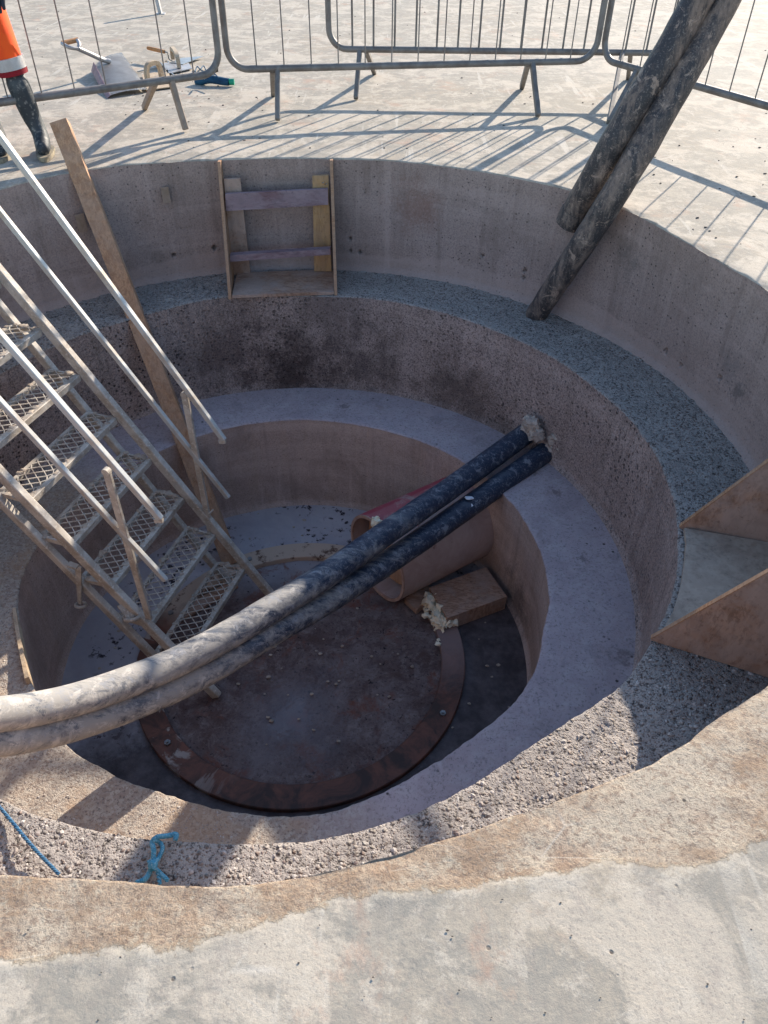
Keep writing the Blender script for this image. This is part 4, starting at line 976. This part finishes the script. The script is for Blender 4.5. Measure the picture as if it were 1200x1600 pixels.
skin('trousers', [PV, HR, (HR+KR)/2, KR+ZZ*.02, KR-ZZ*.045, HL, (HL+KL)/2, KL+ZZ*.02, KL-ZZ*.045], [(0,1),(1,2),(2,3),(3,4),(0,5),(5,6),(6,7),(7,8)],
     [.15,.115,.098,.080,.074,.115,.098,.080,.074], M['orange'], pe, 2)
for K_, F_ in ((KR, FR), (KL, FL)):
    d_ = (F_-K_).normalized(); a = K_+d_*.0; MB().tube([a+d_*-.022, a+d_*.035], lambda t: .086-.003*t, 28).build('reflective_band', M['silver'], pe, True)
    MB().tube([a+d_*.036, a+d_*.062], lambda t: .082-.004*t, 28).build('trouser_hem', M['red'], pe, True)
    toe = Vector((.045, -.15, 0)).normalized(); an = F_
    tp = K_+d_*.03
    b1 = MB(); pts = [tp, tp.lerp(an, .35), tp.lerp(an, .65)+ZZ*.02, an+ZZ*.11, an+ZZ*.075+toe*.02]
    skin('boot', [tp, tp.lerp(an, .3), tp.lerp(an, .6), an+ZZ*.12, an+ZZ*.06, an+ZZ*.055+toe*.08, an+ZZ*.045+toe*.155, an+ZZ*.055-toe*.035], [(0,1),(1,2),(2,3),(3,4),(4,5),(5,6),(4,7)],
         [.068,.066,.054,.048,.050,.046,.042,.042], M['black'], pe, 2)
    out = []
    for k in range(24):
        a_ = 2*math.pi*k/24; l = .065+.105*(.5+.5*math.cos(a_)) if math.cos(a_) > 0 else .075; sdv = Vector((-toe.y, toe.x, 0))
        out.append(an + toe*(math.cos(a_)*(.205 if math.cos(a_) > 0 else .085)) + sdv*math.sin(a_)*.052 + ZZ*.001)
    MB().prism(out, (0, 0, .022)).build('boot_sole', M['sole'], pe)
skin('jacket', [Vector((-1.74, 2.10, .74)), PV+ZZ*.12, CH, CH+ZZ*.1, SR, ER, WR+ZZ*.03, SL, EL, WL+ZZ*.03], [(0,1),(1,2),(2,3),(3,4),(4,5),(5,6),(3,7),(7,8),(8,9)],
     [(.22,.19),(.18,.15),(.17,.14),.10,.082,.066,.055,.082,.066,.055], M['jacket'], pe, 2)
for s, Wp in ((1, WR), (-1, WL)):
    pts, ed, rad = [Wp, Wp+Vector((0, -.05, -.04)), Wp+Vector((0, -.08, -.065))], [(0,1),(1,2)], [.030,.036,.030]
    for k, (dx, ln) in enumerate(((-.03, .07), (-.01, .08), (.01, .076), (.03, .06))):
        b0_ = len(pts); base = Wp+Vector((dx, -.09, -.075)); pts += [base, base+Vector((0, -ln*.4, -ln*.45)), base+Vector((0, -ln*.45, -ln*.9))]; ed += [(2, b0_), (b0_, b0_+1), (b0_+1, b0_+2)]; rad += [.010, .009, .008]
    b0_ = len(pts); pts += [Wp+Vector((-s*.035, -.06, -.04)), Wp+Vector((-s*.055, -.09, -.06))]; ed += [(1, b0_), (b0_, b0_+1)]; rad += [.012, .009]
    skin('glove', pts, ed, [r_*1.25 for r_ in rad], M['jacket'], pe, 1)
mb = MB(); mb.lump(HD+ZZ*.055+Vector((0, .012, 0)), .098, .88, 1.05, .9, .03, 3).build('hair', M['hair'], pe, True)
mb = MB()
for x in (-.03, .03): MB().lump(HD+Vector((x, -.078, .01)), .011, 1, .6, .7, 0, 2).build('eye', M['dark'], pe, True)
MB().lump(HD+Vector((0, -.086, -.02)), .018, .7, 1, 1.5, 0, 2).build('nose', M['skin'], pe, True)
MB().lump(HD+Vector((0, -.078, -.062)), .02, 1.1, .4, .3, 0, 2).build('mouth', M['red'], pe, True)
for x in (-.078, .078): MB().lump(HD+Vector((x, 0, -.01)), .024, .4, .8, 1.2, 0, 2).build('ear', M['skin'], pe, True)
bm = bmesh.new(); bmesh.ops.create_uvsphere(bm, u_segments=32, v_segments=16, radius=1)
bmesh.ops.delete(bm, geom=[v for v in bm.verts if v.co.z < -.02], context='VERTS')
for v in bm.verts: v.co = HD+ZZ*.07+Vector((v.co.x*.115, v.co.y*.135 - (.035 if v.co.z < .1 and v.co.y < 0 else 0), v.co.z*.105))
me = bpy.data.meshes.new('hard_hat'); bmesh.ops.solidify(bm, geom=bm.faces, thickness=.004); bm.to_mesh(me); bm.free(); link('hard_hat', me, M['white_hat'], pe, True)
